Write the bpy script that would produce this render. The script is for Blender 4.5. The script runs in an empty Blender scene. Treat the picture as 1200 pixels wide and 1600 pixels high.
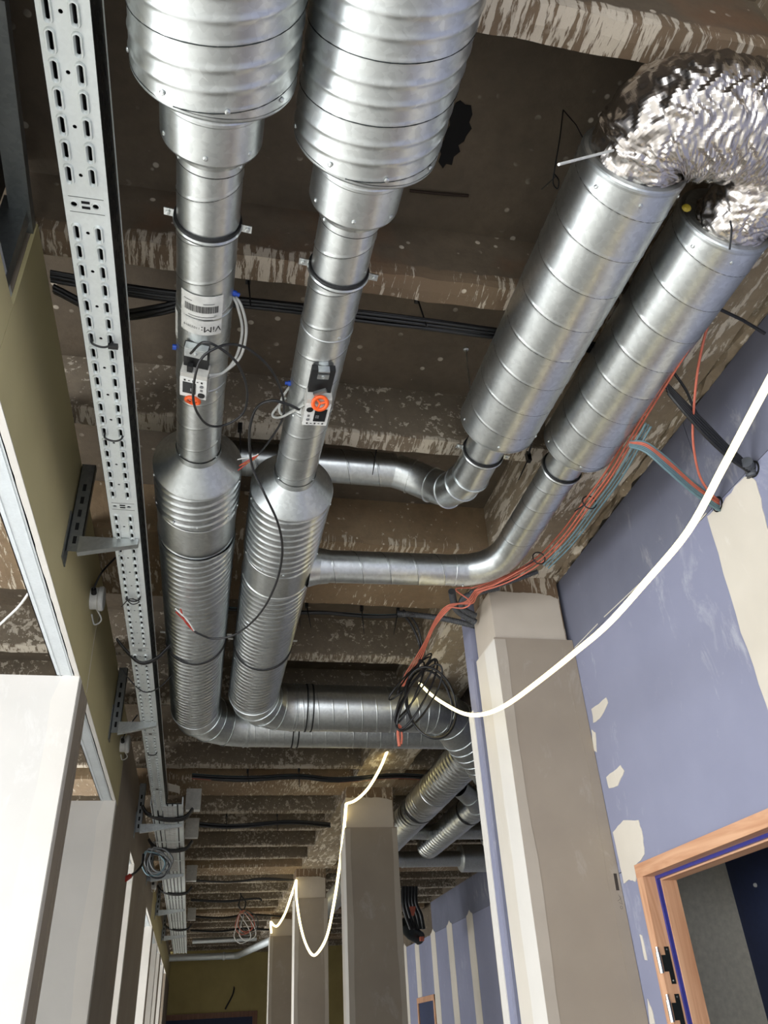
import bpy, bmesh, math, random
from math import sin, cos, pi, radians, atan2, sqrt, floor, exp
from mathutils import Vector, Matrix, noise
random.seed(7)
C = bpy.context.scene.collection
scn = bpy.context.scene

# ------------------------------------------------------------------ camera
CM = ((0.97882783, 0.19313464, -0.06778704), (-0.19798259, 0.80929035, -0.5530389), (-0.05195157, 0.55475052, 0.83039322))
FPX = 1242.4
EYE = Vector((0, 0, 1.5))
cam = bpy.data.cameras.new('camera')
cam.sensor_fit = 'VERTICAL'; cam.sensor_height = 24.0; cam.lens = 24.0 * FPX / 1600.0
cam.clip_start = 0.05; cam.clip_end = 200
co = bpy.data.objects.new('camera', cam); C.objects.link(co)
R = Matrix(((CM[0][0], CM[0][2], -CM[0][1]), (CM[1][0], CM[1][2], -CM[1][1]), (CM[2][0], CM[2][2], -CM[2][1])))
co.matrix_world = Matrix.Translation(EYE) @ R.to_4x4()
scn.camera = co
# ------------------------------------------------------------------ world, lights, exposure
w = bpy.data.worlds.new('world'); scn.world = w; w.use_nodes = True
w.node_tree.nodes['Background'].inputs[0].default_value = (0.75, 0.87, 1.0, 1)
w.node_tree.nodes['Background'].inputs[1].default_value = 0.6
def area(name, loc, target, sx, sy, power, col):
    l = bpy.data.lights.new(name, 'AREA'); l.shape = 'RECTANGLE'; l.size = sx; l.size_y = sy; l.energy = power; l.color = col
    o = bpy.data.objects.new(name, l); C.objects.link(o); o.location = loc
    o.rotation_euler = (Vector(target) - Vector(loc)).to_track_quat('-Z', 'Y').to_euler()
    return o
# daylight standing in the window openings of the left facade and of the wall behind the camera
DAY = (0.93, 0.96, 1.0)
for i, yy in enumerate((-1.2, 3.2, 7.6, 12.0, 16.4, 20.8)):
    area('window_daylight', (-4.02, yy, 1.75), (0, yy + (0.8 if i == 0 else 0), -.6), 3.4, 2.3, (330, 350, 430, 470, 500, 540)[i], DAY)
area('window_daylight', (-1.0, -2.95, 1.7), (-0.6, 1.5, 0.0), 5.0, 2.4, 230, DAY)
scn.view_settings.view_transform = 'Standard'
scn.view_settings.look = 'None'
scn.view_settings.gamma = 1.0
scn.view_settings.use_curve_mapping = False
scn.view_settings.exposure = -0.18

# ------------------------------------------------------------------ small helpers
def ray(px, py):
    a, b = (px - 600) / FPX, -(py - 800) / FPX
    return Vector([CM[i][0] * a + CM[i][1] + CM[i][2] * b for i in range(3)])
def on(px, py, ax, v):
    r = ray(px, py); return EYE + r * ((v - EYE[ax]) / r[ax])
def V(*a): return Vector(a)

class MB:
    def __init__(s): s.v = []; s.f = []; s.sm = []
    def add(s, vs, fs, smooth=False):
        o = len(s.v); s.v += [tuple(x) for x in vs]; s.f += [tuple(i + o for i in f) for f in fs]; s.sm += [smooth] * len(fs)
        return s
    def box(s, x0, x1, y0, y1, z0, z1):
        v = [(x, y, z) for z in (z0, z1) for y in (y0, y1) for x in (x0, x1)]
        return s.add(v, [(0, 2, 3, 1), (4, 5, 7, 6), (0, 1, 5, 4), (2, 6, 7, 3), (0, 4, 6, 2), (1, 3, 7, 5)])
    def obox(s, c, ax, ay, az, hx, hy, hz):
        c = Vector(c); v = [c + ax * (hx * i) + ay * (hy * j) + az * (hz * k) for k in (-1, 1) for j in (-1, 1) for i in (-1, 1)]
        return s.add(v, [(0, 2, 3, 1), (4, 5, 7, 6), (0, 1, 5, 4), (2, 6, 7, 3), (0, 4, 6, 2), (1, 3, 7, 5)])
    def sweep(s, pts, rf, n=16, caps=True, smooth=True, up=None, s0=0.0):
        pts = [Vector(p) for p in pts]; m = len(pts)
        if not callable(rf): rr = rf; rf = lambda i, d, t: rr
        tans = []
        for i in range(m):
            a = pts[max(i - 1, 0)]; b = pts[min(i + 1, m - 1)]
            if 0 < i < m - 1: t = (pts[i] - a).normalized() + (b - pts[i]).normalized()
            else: t = b - a
            tans.append(t.normalized())
        t0 = tans[0]; u = Vector(up) if up else (Vector((0, 0, 1)) if abs(t0.z) < .9 else Vector((1, 0, 0)))
        nrm = (u - t0 * u.dot(t0)).normalized()
        vs = []; d = s0
        for i in range(m):
            if i:
                d += (pts[i] - pts[i - 1]).length
                nrm = (nrm - tans[i] * nrm.dot(tans[i])).normalized()
            bn = tans[i].cross(nrm)
            for j in range(n):
                th = 2 * pi * j / n; r = rf(i, d, th)
                vs.append(pts[i] + nrm * (cos(th) * r) + bn * (sin(th) * r))
        fs = [(i * n + j, i * n + (j + 1) % n, (i + 1) * n + (j + 1) % n, (i + 1) * n + j) for i in range(m - 1) for j in range(n)]
        s.add(vs, fs, smooth)
        if caps:
            s.add(vs[:n], [tuple(range(n))[::-1]]); s.add(vs[-n:], [tuple(range(n))])
        return s
    def lathe(s, o, d, prof, n=32, smooth=True, up=None):
        """prof: (distance along d, radius); equal consecutive pairs are split for hard edges"""
        o = Vector(o); d = Vector(d).normalized(); u = Vector(up) if up else (Vector((0, 0, 1)) if abs(d.z) < .9 else Vector((1, 0, 0)))
        a = (u - d * u.dot(d)).normalized(); b = d.cross(a)
        for (s0, r0), (s1, r1) in zip(prof[:-1], prof[1:]):
            vs = [o + d * q + a * (cos(2 * pi * j / n) * r) + b * (sin(2 * pi * j / n) * r) for q, r in ((s0, r0), (s1, r1)) for j in range(n)]
            s.add(vs, [(j, (j + 1) % n, n + (j + 1) % n, n + j) for j in range(n)], smooth)
        return s
    def poly(s, pts, ax, t):
        """flat outline pts (3-D), thickness vector t"""
        n = len(pts); t = Vector(t); p = [Vector(q) for q in pts]
        s.add(p + [q + t for q in p], [tuple(range(n)), tuple(range(2 * n - 1, n - 1, -1))] + [(i, i + n, (i + 1) % n + n, (i + 1) % n) for i in range(n)])
        return s
    def build(s, name, mat=None, parent=None, kind=None):
        me = bpy.data.meshes.new(name); me.from_pydata(s.v, [], s.f)
        me.polygons.foreach_set('use_smooth', s.sm)
        if mat: me.materials.append(mat)
        me.update()
        o = bpy.data.objects.new(name, me); C.objects.link(o)
        if parent: o.parent = parent
        if kind: o['kind'] = kind
        return o

def thing(name, label, cat, group=None, loc=None):
    """an Empty near the thing; its parts are built in world coordinates and parented with the inverse"""
    o = bpy.data.objects.new(name, None); o.empty_display_size = .05; C.objects.link(o)
    if loc is not None: o.location = loc
    o['label'] = label; o['category'] = cat
    if group: o['group'] = group
    return o
def tag(o, label, cat, group=None):
    o['label'] = label; o['category'] = cat
    if group: o['group'] = group
    return o
def fit_roots():
    """move every root Empty to the middle of what it carries, children staying where they are"""
    for r in [o for o in bpy.data.objects if o.type == 'EMPTY' and o.parent is None and 'category' in o and o.location.length < 1e-6]:
        ch = [c for c in r.children if c.type == 'MESH' and c.data.vertices]
        if not ch: continue
        lo = Vector((1e9,) * 3); hi = -lo
        for c in ch:
            for v in c.bound_box:
                for k in range(3): lo[k] = min(lo[k], v[k]); hi[k] = max(hi[k], v[k])
        b = Vector(((lo.x + hi.x) / 2, (lo.y + hi.y) / 2, lo.z))
        r.location = b
        for c in r.children: c.matrix_parent_inverse = Matrix.Translation(-b)
def smooth_path(pts, k=8):
    """Catmull-Rom through the points"""
    P = [Vector(p) for p in pts]; P = [P[0] * 2 - P[1]] + P + [P[-1] * 2 - P[-2]]; out = []
    for i in range(1, len(P) - 2):
        a, b, c, d = P[i - 1:i + 3]
        for j in range(k):
            t = j / k
            out.append(.5 * ((2 * b) + (c - a) * t + (2 * a - 5 * b + 4 * c - d) * t * t + (3 * b - a - 3 * c + d) * t ** 3))
    out.append(P[-2]); return out
def cable(pts, r, mat, name='cable', parent=None, k=8, n=8):
    return MB().sweep(smooth_path(pts, k), r, n).build(name, mat, parent)

# ------------------------------------------------------------------ materials
def srgb(c): return tuple(((x / 255) / 12.92 if x / 255 <= .04045 else ((x / 255 + .055) / 1.055) ** 2.4) for x in c) + (1,)
class NT:
    def __init__(s, name):
        s.m = bpy.data.materials.new(name); s.m.use_nodes = True; s.t = s.m.node_tree; s.b = s.t.nodes['Principled BSDF']
        s.tc = s.t.nodes.new('ShaderNodeNewGeometry').outputs['Position']
    def nd(s, kind, ins={}, **kw):
        n = s.t.nodes.new(kind)
        for k, v in kw.items(): setattr(n, k, v)
        for k, v in ins.items():
            if hasattr(v, 'is_linked') or hasattr(v, 'links'): s.t.links.new(v, n.inputs[k])
            else: n.inputs[k].default_value = v
        return n
    def mapped(s, sc=(1, 1, 1), rot=(0, 0, 0)):
        return s.nd('ShaderNodeMapping', {'Vector': s.tc, 'Scale': sc, 'Rotation': rot}).outputs[0]
    def noise(s, scale, detail=4, rough=.55, vec=None, dist=0):
        return s.nd('ShaderNodeTexNoise', {'Vector': vec or s.tc, 'Scale': scale, 'Detail': detail, 'Roughness': rough, 'Distortion': dist}).outputs[0]
    def ramp(s, fac, stops, interp='LINEAR'):
        n = s.nd('ShaderNodeValToRGB', {0: fac}); cr = n.color_ramp; cr.interpolation = interp
        while len(cr.elements) < len(stops): cr.elements.new(.5)
        for e, (p, c) in zip(cr.elements, stops): e.position = p; e.color = c if len(c) == 4 else tuple(c) + (1,)
        return n.outputs[0]
    def mix(s, fac, a, b, mode='MIX'):
        n = s.nd('ShaderNodeMix', data_type='RGBA', blend_type=mode)
        for i, v in ((0, fac), (6, a), (7, b)):
            if hasattr(v, 'links'): s.t.links.new(v, n.inputs[i])
            else: n.inputs[i].default_value = v
        return n.outputs[2]
    def math(s, op, a, b=0.0):
        n = s.nd('ShaderNodeMath', operation=op)
        for i, v in ((0, a), (1, b)):
            if hasattr(v, 'links'): s.t.links.new(v, n.inputs[i])
            else: n.inputs[i].default_value = v
        return n.outputs[0]
    def bump(s, h, strength=.3, dist=.01):
        s.t.links.new(s.nd('ShaderNodeBump', {'Height': h, 'Strength': strength, 'Distance': dist}).outputs[0], s.b.inputs['Normal'])
    def col(s, c):
        if hasattr(c, 'links'): s.t.links.new(c, s.b.inputs['Base Color'])
        else: s.b.inputs['Base Color'].default_value = c
    def set(s, **k):
        for a, v in k.items():
            i = s.b.inputs[a.replace('_', ' ')]
            if hasattr(v, 'links'): s.t.links.new(v, i)
            else: i.default_value = v
        return s
BW = ((0, 0, 0), (1, 1, 1))
def plain(name, c, rough=.6, metal=0, **k):
    n = NT(name); n.col(n.mix(n.ramp(n.noise(35, 3), [(.3, BW[0]), (.7, BW[1])]), srgb(c), srgb([max(0, x * .9) for x in c])))
    n.set(Roughness=rough, Metallic=metal, **k); return n.m
def metal(name, c=(198, 202, 202), rough=.3, spangle=70, dark=.86):
    n = NT(name)
    vor = n.nd('ShaderNodeTexVoronoi', {'Vector': n.tc, 'Scale': spangle}, feature='F1').outputs['Color']
    bwv = n.nd('ShaderNodeRGBToBW', {0: vor}).outputs[0]
    sm = n.noise(5, 4)
    base = n.mix(n.ramp(bwv, [(.2, BW[0]), (.8, BW[1])]), srgb(c), srgb([x * (1 - (1 - dark) * .45) for x in c]))
    base = n.mix(n.ramp(sm, [(.35, BW[0]), (.75, (.4, .4, .4))]), base, srgb([x * .86 for x in c]))
    n.col(base); n.set(Metallic=1.0)
    r1 = n.math('MULTIPLY', n.noise(9, 3), .10); r2 = n.math('MULTIPLY', bwv, .025)
    n.set(Roughness=n.math('ADD', n.math('ADD', r1, r2), rough - .06)); return n.m
def concrete(name, base, dark, paint, amount, scale=(1, 1, 1), ps=9, spots=.0, speck=60, edge=None, edge_amount=.0, rust=None):
    """brown concrete with white paint: splatter everywhere (amount), plus a roller-painted band on the lower edge"""
    n = NT(name)
    a = n.noise(1.7, 6, .65); b = n.noise(18, 5, .7)
    c = n.mix(n.ramp(a, [(.35, BW[0]), (.68, BW[1])]), srgb(base), srgb(dark))
    c = n.mix(n.math('MULTIPLY', n.ramp(b, [(.42, BW[0]), (.7, BW[1])]), .35), c, srgb([x * .66 for x in base]))
    if rust: c = n.mix(n.math('MULTIPLY', n.ramp(n.noise(3.1, 3), [(.5, BW[0]), (.66, BW[1])]), .3), c, srgb(rust))
    def mask(sc, size, am, soft=.03):
        m1 = n.noise(size, 6, .68, n.mapped(sc), .25); reg = n.noise(1.9, 3, .5)
        f = n.math('ADD', n.math('MULTIPLY', m1, .72), n.math('MULTIPLY', reg, .28)); th = .66 - .3 * am
        return n.ramp(f, [(th, BW[0]), (th + soft, BW[1])])
    mk = mask(scale, ps, amount)
    if edge:
        z = n.nd('ShaderNodeSeparateXYZ', {0: n.tc}).outputs[2]
        zz = n.math('ADD', z, n.math('MULTIPLY', n.math('SUBTRACT', n.noise(14, 4), .5), .06))
        band = n.ramp(n.math('MULTIPLY', n.math('SUBTRACT', zz, ZB), 5), [(edge * 5, BW[1]), (edge * 5 + .05, BW[0])])
        mk2 = n.math('MULTIPLY', band, mask((1, .13, .13), 48, edge_amount))
        warm = n.mix(n.math('MULTIPLY', band, .6 if rust else .25), c, srgb((128, 106, 82))); c = warm
        mk = n.math('MAXIMUM', mk, mk2)
    c = n.mix(n.math('MULTIPLY', mk, .8), c, srgb(paint))
    if spots:
        vo = n.nd('ShaderNodeTexVoronoi', {'Vector': n.mapped((1, 1, 1)), 'Scale': speck, 'Randomness': 1.0}, feature='F1').outputs['Distance']
        gate = n.ramp(n.noise(6, 3), [(.5, BW[0]), (.62, BW[1])])
        c = n.mix(n.math('MULTIPLY', n.ramp(vo, [(spots, BW[1]), (spots + .05, BW[0])]), gate), c, srgb(paint))
    n.col(c); n.set(Roughness=.9)
    n.bump(n.math('ADD', n.math('MULTIPLY', b, .6), n.math('MULTIPLY', mk, .5)), .5, .010); return n.m

M = {}
M['galv'] = metal('galvanised_steel', (214, 218, 217), .34)
M['galv_mid'] = metal('galvanised_steel_soft', (196, 200, 199), .40)
M['galv_ribbed'] = metal('galvanised_steel_ribbed', (216, 221, 223), .30, 90)
M['tray'] = metal('pregalvanised_tray', (226, 231, 229), .58, 120, .96); M['tray'].node_tree.nodes['Principled BSDF'].inputs['Metallic'].default_value = .55
M['track'] = metal('stud_track_steel', (222, 228, 230), .5, 130, .95); M['track'].node_tree.nodes['Principled BSDF'].inputs['Metallic'].default_value = .55
M['bracket'] = metal('bracket_steel', (150, 154, 154), .45)
M['darkmetal'] = metal('dark_band_steel', (62, 66, 66), .5)
M['pvc'] = plain('grey_plastic', (150, 150, 150), .5)
M['rubber'] = plain('black_rubber', (14, 14, 14), .55)
M['black'] = plain('black_cable_sheath', (22, 22, 23), .42)
M['orange'] = plain('orange_cable_sheath', (190, 102, 80), .5)
M['blue'] = plain('teal_cable_sheath', (96, 122, 128), .5)
M['grey'] = plain('grey_cable_sheath', (120, 122, 122), .5)
M['conduit'] = plain('corrugated_grey_conduit', (72, 74, 78), .5)
M['white'] = plain('white_plastic', (225, 225, 220), .4)
M['screen'] = plain('dark_display', (28, 30, 32), .2)
M['orange_plastic'] = plain('orange_plastic', (235, 92, 30), .35)
M['clear'] = plain('cloudy_plastic', (190, 188, 180), .25)
M['red'] = plain('red_wire', (190, 62, 50), .5)
M['copper'] = plain('bare_copper', (190, 130, 80), .35, 1)
M['tube'] = plain('translucent_hose', (215, 216, 210), .3, 0, Transmission_Weight=.35)
M['bluefit'] = plain('blue_hose_fitting', (24, 70, 170), .4)
M['paper'] = plain('label_paper', (214, 214, 208), .5)
M['ink'] = plain('label_ink', (25, 25, 25), .6)
M['blackhole'] = plain('hole_shade_black', (6, 5, 5), .95)  # shade inside holes and slots, put into a flat black colour
M['yellow'] = plain('yellow_glue', (170, 150, 40), .5)
ZB, ZS = 3.67, 3.95
M['slab'] = concrete('slab_concrete', (106, 93, 76), (82, 72, 59), (172, 162, 146), .0, (1, 1, 1), 22, .16, 16)
M['rib'] = concrete('rib_concrete', (116, 102, 84), (90, 78, 62), (214, 202, 182), .02, (1, 1, 1), 22, .14, 18, .05, .50, (134, 88, 54))
M['face'] = concrete('splattered_rib_concrete', (130, 117, 99), (104, 94, 79), (200, 190, 172), .38, (1, 1, 1), 30, .12, 26, .012, .6)
M['beam'] = concrete('edge_beam_concrete', (162, 146, 122), (128, 112, 90), (226, 216, 198), .48, (1, .22, 1), 22, .1, 26)
M['mainbeam'] = concrete('cross_beam_concrete', (146, 126, 98), (124, 100, 72), (216, 204, 182), .20, (1, .25, 1), 24, .1, 24, .04, .4)
M['floor'] = concrete('floor_screed', (206, 204, 198), (190, 187, 181), (222, 220, 214), .2)

def board(name, c, c2, smear=(200, 200, 196), amt=.25):
    n = NT(name)
    a = n.noise(1.6, 4, .6); cc = n.mix(n.ramp(a, [(.3, BW[0]), (.7, BW[1])]), srgb(c), srgb(c2))
    g = n.noise(7, 6, .75, n.mapped((1, 1, .45)), .5)
    f = n.ramp(n.math('ADD', n.math('MULTIPLY', g, .7), n.math('MULTIPLY', n.noise(1.1, 2), .3)), [(.57, BW[0]), (.7, BW[1])])
    cc = n.mix(n.math('MULTIPLY', f, amt), cc, srgb(smear))
    n.col(cc); n.set(Roughness=.75); n.bump(n.noise(120, 2), .08, .002); return n.m
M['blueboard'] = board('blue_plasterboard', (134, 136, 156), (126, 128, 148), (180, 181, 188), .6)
M['blueboard_top'] = board('shaded_blue_plasterboard', (108, 110, 124), (94, 96, 110), (160, 158, 156), .7)  # darker copy of the blue board: dimmer light up high put into the colour
M['taupe'] = board('taupe_plasterboard', (150, 138, 122), (138, 126, 112), (184, 178, 170), .35)
M['olive'] = board('olive_plasterboard', (196, 184, 138), (184, 173, 128), (204, 194, 156), .2)
M['plaster'] = board('joint_plaster', (206, 198, 184), (194, 186, 172), (222, 218, 210), .4)
M['whiteboard'] = board('white_plasterboard', (208, 204, 197), (198, 195, 188), (232, 230, 226), .4)
M['bead'] = board('corner_bead_plaster', (214, 209, 200), (204, 199, 190), (230, 226, 218), .4)
M['bead_front'] = board('thin_joint_compound', (172, 162, 148), (158, 148, 134), (200, 194, 184), .5)
M['capital'] = board('capital_plaster', (190, 179, 164), (176, 165, 150), (204, 196, 184), .4)
M['endwall'] = board('ochre_plasterboard', (188, 172, 112), (172, 156, 100), (210, 196, 140), .2)
M['navy'] = plain('navy_paint', (40, 50, 82), .6)
M['greywall'] = plain('grey_painted_wall', (205, 200, 184), .8)
M['seal'] = plain('blue_door_seal', (50, 54, 130), .35)
def wood(name, c, c2, axis):
    n = NT(name); sc = [22, 22, 22]; sc[axis] = 1.6
    g = n.noise(1.0, 5, .6, n.mapped(tuple(sc)), 1.2)
    n.col(n.mix(n.ramp(g, [(.35, BW[0]), (.65, BW[1])]), srgb(c), srgb(c2))); n.set(Roughness=.5); n.bump(g, .1, .002); return n.m
M['wood_z'] = wood('beech_upright', (205, 160, 126), (176, 126, 92), 2)
M['wood_y'] = wood('beech_header', (205, 160, 126), (180, 130, 96), 1)
M['wood_dark'] = wood('far_door_wood', (138, 96, 72), (118, 80, 58), 2)
def emit(name, c, s):
    n = NT(name); n.col(srgb(c)); n.set(Emission_Color=srgb(c), Emission_Strength=s); return n.m
M['led'] = emit('led_strip_glow', (255, 236, 172), 5.0)
n = NT('aluminium_foil'); n.col(srgb((214, 210, 206))); n.set(Metallic=1.0, Roughness=.26)
n.col(srgb((196, 190, 184))); M['foil'] = n.m

# ------------------------------------------------------------------ room shell
XL, XR = -.63, 1.90
def setting(mb, name, mat, parent=None): return mb.build(name, mat, parent, None if parent else 'structure')
floor_o = setting(MB().box(-4.2, 4.5, -3.2, 24.3, -.15, 0), 'floor', M['floor'])
ceil = setting(MB().box(-4.2, 4.5, -3.2, 24.3, ZS, ZS + .15), 'ceiling', M['slab'])
def rib(x0, x1, ya, yb, z0=ZB, z1=ZS + .01, mat=None, step=.05, rough=.006, name='rib', along='x'):
    prof = [(ya, z1), (ya, (z0 * .4 + z1 * .6)), (ya, z0 + .03), (ya + .004, z0 + .004), ((ya + yb) / 2, z0), (yb - .004, z0 + .004), (yb, z0 + .03), (yb, z1)]
    k = max(2, int((x1 - x0) / step)); vs = []
    for i in range(k + 1):
        x = x0 + (x1 - x0) * i / k
        for j, (y, z) in enumerate(prof):
            q = Vector((x * 9, y * 9 + j, z * 5)); a = rough * (1 if 2 <= j <= 6 else .3)
            dy = noise.noise(q) * a * 1.3; dz = noise.noise(q * 1.7 + Vector((5, 3, 1))) * a
            vs.append((x, y + dy, z + dz) if along == 'x' else (y + dy, x, z + dz))
    m = len(prof)
    fs = [(i * m + j, (i + 1) * m + j, (i + 1) * m + j + 1, i * m + j + 1) for i in range(k) for j in range(m - 1)]
    fs += [tuple(range(m)), tuple(k * m + q for q in range(m))[::-1]]
    return MB().add(vs, fs).build(name, mat or M['rib'], ceil)
ribs = [-.82, .07, .94, 1.84, 2.69, 5.02, 5.90, 6.76, 7.52, 9.22, 10.05, 10.95, 11.75, 13.6, 14.5, 15.35, 16.2, 18.0, 18.9, 19.7, 20.6, 22.3, 23.2]
for i, y in enumerate(ribs):
    rib(-3.95, 1.40, y - .105, y, mat=M['face'] if y > 2.6 else M['rib'])
    if y > 4.5: rib(1.83, 4.3, y - .105, y, mat=M['face'], name='rib')
for y0, y1 in ((-1.95, -1.3), (3.47, 4.17), (7.87, 8.45), (12.3, 12.9), (16.7, 17.3), (21.1, 21.7)):
    rib(-3.95, 1.40, y0, y1, mat=M['mainbeam'], name='cross_beam')
    if y0 > 3: rib(1.83, 4.3, y0 + (.58 if y0 < 4 else 0), y1, mat=M['mainbeam'], name='cross_beam')
rib(-3.1, 24.1, 1.40, 1.86, mat=M['beam'], name='edge_beam', along='y', rough=.008)
rib(-3.1, 4.0, 1.87, 1.905, z0=ZB - .01, mat=M['beam'], name='edge_beam_mortar', along='y', rough=.02, step=.025)
# hole knocked through the slab and the iron bar left in it
hp = [on(x, y, 2, ZS) for x, y in ((712, 160), (719, 156), (727, 163), (736, 164), (738, 178), (733, 190), (737, 200), (728, 212), (725, 220), (716, 226), (719, 236), (709, 244), (706, 257), (697, 255), (692, 262), (685, 252), (689, 240), (686, 230), (694, 218), (696, 205), (703, 195), (702, 180))]
hole = MB()
cx = sum((p for p in hp), Vector()) / len(hp)
hole.poly([(p.x, p.y, ZS - .004) for p in hp][::-1], 2, (0, 0, .002))
hole.build('slab_hole', M['blackhole'], ceil)  # flat black patch; the hole's darkness is painted
MB().sweep([on(640, 298, 2, ZS - .008), on(690, 303, 2, ZS - .012), on(732, 306, 2, ZS - .006)], .005, 6).build('embedded_bar', plain('rusty_bar', (48, 34, 24), .9), ceil)

# ---- right wall of blue boards, near part
YC = 3.71
wr = setting(MB().box(XR + .013, XR + .12, -3.1, 2.43, 0, 3.66).box(XR + .013, XR + .12, 3.53, 4.04, 0, 3.66).box(XR + .013, XR + .12, 2.43, 3.53, 2.10, 3.66), 'wall_right', M['greywall'])
def wb(y0, y1, z0, z1, mat=M['blueboard'], par=wr, x=XR, jag=False):
    return MB().box(x, x + .012, y0 + .0015, y1 - .0015, z0 + .0015, z1 - .0015).build('plasterboard', mat, par)
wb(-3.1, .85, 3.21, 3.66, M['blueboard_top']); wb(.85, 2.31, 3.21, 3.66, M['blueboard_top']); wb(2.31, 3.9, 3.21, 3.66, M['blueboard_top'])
wb(-3.1, -.1, 0, 3.21); wb(-.1, 1.1, 0, 3.21); wb(1.1, 2.31, 0, 3.21); wb(2.31, 3.9, 2.10, 3.21); wb(2.31, 2.43, 0, 2.1); wb(3.53, 3.9, 0, 2.1)
def patch(pix, name='plaster_patch', mat=None, x=XR, th=.0025, par=None, jag=.006, n=4):
    P = [on(a, b, 0, x) for a, b in pix]; out = []
    for i, p in enumerate(P):
        q = P[(i + 1) % len(P)]
        for k in range(n):
            t = k / n; r = p.lerp(q, t); out.append(V(x - .0002, r.y + (random.random() - .5) * jag, r.z + (random.random() - .5) * jag))
    return MB().poly(out[::-1], 0, (-th, 0, 0)).build(name, mat or M['plaster'], par or wr)
patch([(1105, 806), (1128, 788), (1165, 742), (1182, 752), (1198, 820), (1290, 1120), (1350, 1600), (1290, 1600), (1235, 1240), (1198, 1100), (1150, 960)], jag=.01, n=5)
patch([(925, 1108), (948, 1090), (950, 1098), (940, 1120), (928, 1130)])
patch([(948, 1214), (970, 1196), (976, 1205), (966, 1228), (952, 1232)], jag=.004)
patch([(958, 1300), (975, 1282), (998, 1282), (1004, 1300), (1008, 1335), (995, 1352), (994, 1378), (984, 1375), (975, 1380), (968, 1345)], jag=.005)
patch([(925, 1140), (931, 1145), (933, 1175), (928, 1172)], jag=.006); patch([(1000, 1460), (1004, 1462), (1012, 1500), (1008, 1500)], jag=.003)
patch([(1012, 1560), (1020, 1580), (1024, 1600), (1016, 1600)], jag=.003)
patch([(1016, 818), (1109, 700), (1112, 702), (1018, 822)], jag=.002) if False else None
# mortar smear along the horizontal joint
for a, b in (((898, 1012), (934, 975)), ((944, 964), (1000, 912)), ((1050, 862), (1104, 802))):
    p, q = on(*a, 0, XR), on(*b, 0, XR)
    MB().poly([(XR - .0002, p.y, p.z - .003), (XR - .0002, q.y, q.z - .002), (XR - .0002, q.y, q.z + .003), (XR - .0002, p.y, p.z + .002)], 0, (-.0015, 0, 0)).build('joint_filler', M['plaster'], wr)
# holes where the cables go through: short dark sleeves sunk into the board
for a in ((1178, 733), (1122, 788)):
    p = on(*a, 0, XR); MB().lathe((XR - .004, p.y, p.z), (1, 0, 0), [(0, .026), (.0, .032), (.006, .032), (.006, .0)], 20).build('cable_hole', M['blackhole'], wr)
# room behind the near door
setting(MB().box(XR + .12, 2.9, 4.03, 4.058, 0, 3.0), 'wall_store_back', M['greywall'])
wss = setting(MB().box(2.675, 2.775, .6, 4.03, 0, 3.0), 'wall_store_side', M['navy'])
p = on(1181, 1383, 0, 2.675)
MB().lathe((2.675, p.y, p.z), (-1, 0, 0), [(0, .010), (.008, .009), (.012, .004), (.012, 0)], 16).build('wall_cap', M['white'], wss)
setting(MB().box(XR + .12, 2.775, .5, .6, 0, 3.0), 'wall_store_front', M['greywall'])
setting(MB().box(XR + .125, 2.67, .605, 4.025, 2.62, 2.68), 'ceiling_store', M['greywall'])
# ---- door_1: beech frame without its leaf
d = setting(MB().box(XR - .012, XR + .135, 3.475, 3.53, 0, 2.10), 'door_1', M['wood_z'])
MB().box(XR - .012, XR + .135, 2.43, 2.485, 0, 2.10).build('frame_upright', M['wood_z'], d)
MB().box(XR - .0125, XR + .135, 2.43, 3.53, 2.047, 2.102).build('frame_header', M['wood_y'], d)
MB().box(XR + .062, XR + .1352, 3.455, 3.475, 0, 2.047).build('rebate_stop', M['wood_z'], d)
MB().box(XR + .062, XR + .1352, 2.485, 2.505, 0, 2.047).build('rebate_stop', M['wood_z'], d)
MB().box(XR + .062, XR + .1352, 2.505, 3.455, 2.027, 2.047).build('rebate_stop', M['wood_y'], d)
MB().box(XR + .046, XR + .0615, 3.462, 3.475, 0, 2.047).build('door_seal', M['seal'], d)
MB().box(XR + .046, XR + .0615, 2.485, 3.462, 2.034, 2.047).build('door_seal', M['seal'], d)
for zz in (1.715, 1.545):
    h = MB().box(XR - .004, XR + .034, 3.4725, 3.4752, zz - .03, zz + .03).box(XR + .016, XR + .036, 3.4722, 3.4752, zz - .075, zz + .06).build('hinge', M['darkmetal'], d)
    MB().sweep([(XR - .02, 3.469, zz - .035), (XR - .02, 3.469, zz + .04)], .009, 12).sweep([(XR - .02, 3.469, zz + .04), (XR - .02, 3.469, zz + .06)], .006, 10).build('hinge_pin', M['galv'], h)
    MB().lathe((XR + .026, 3.4722, zz + .05), (0, -1, 0), [(0, .004), (.002, .003), (.002, 0)], 8).lathe((XR + .026, 3.4722, zz - .063), (0, -1, 0), [(0, .004), (.002, .003), (.002, 0)], 8).build('hinge_screw', M['galv'], h)

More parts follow.
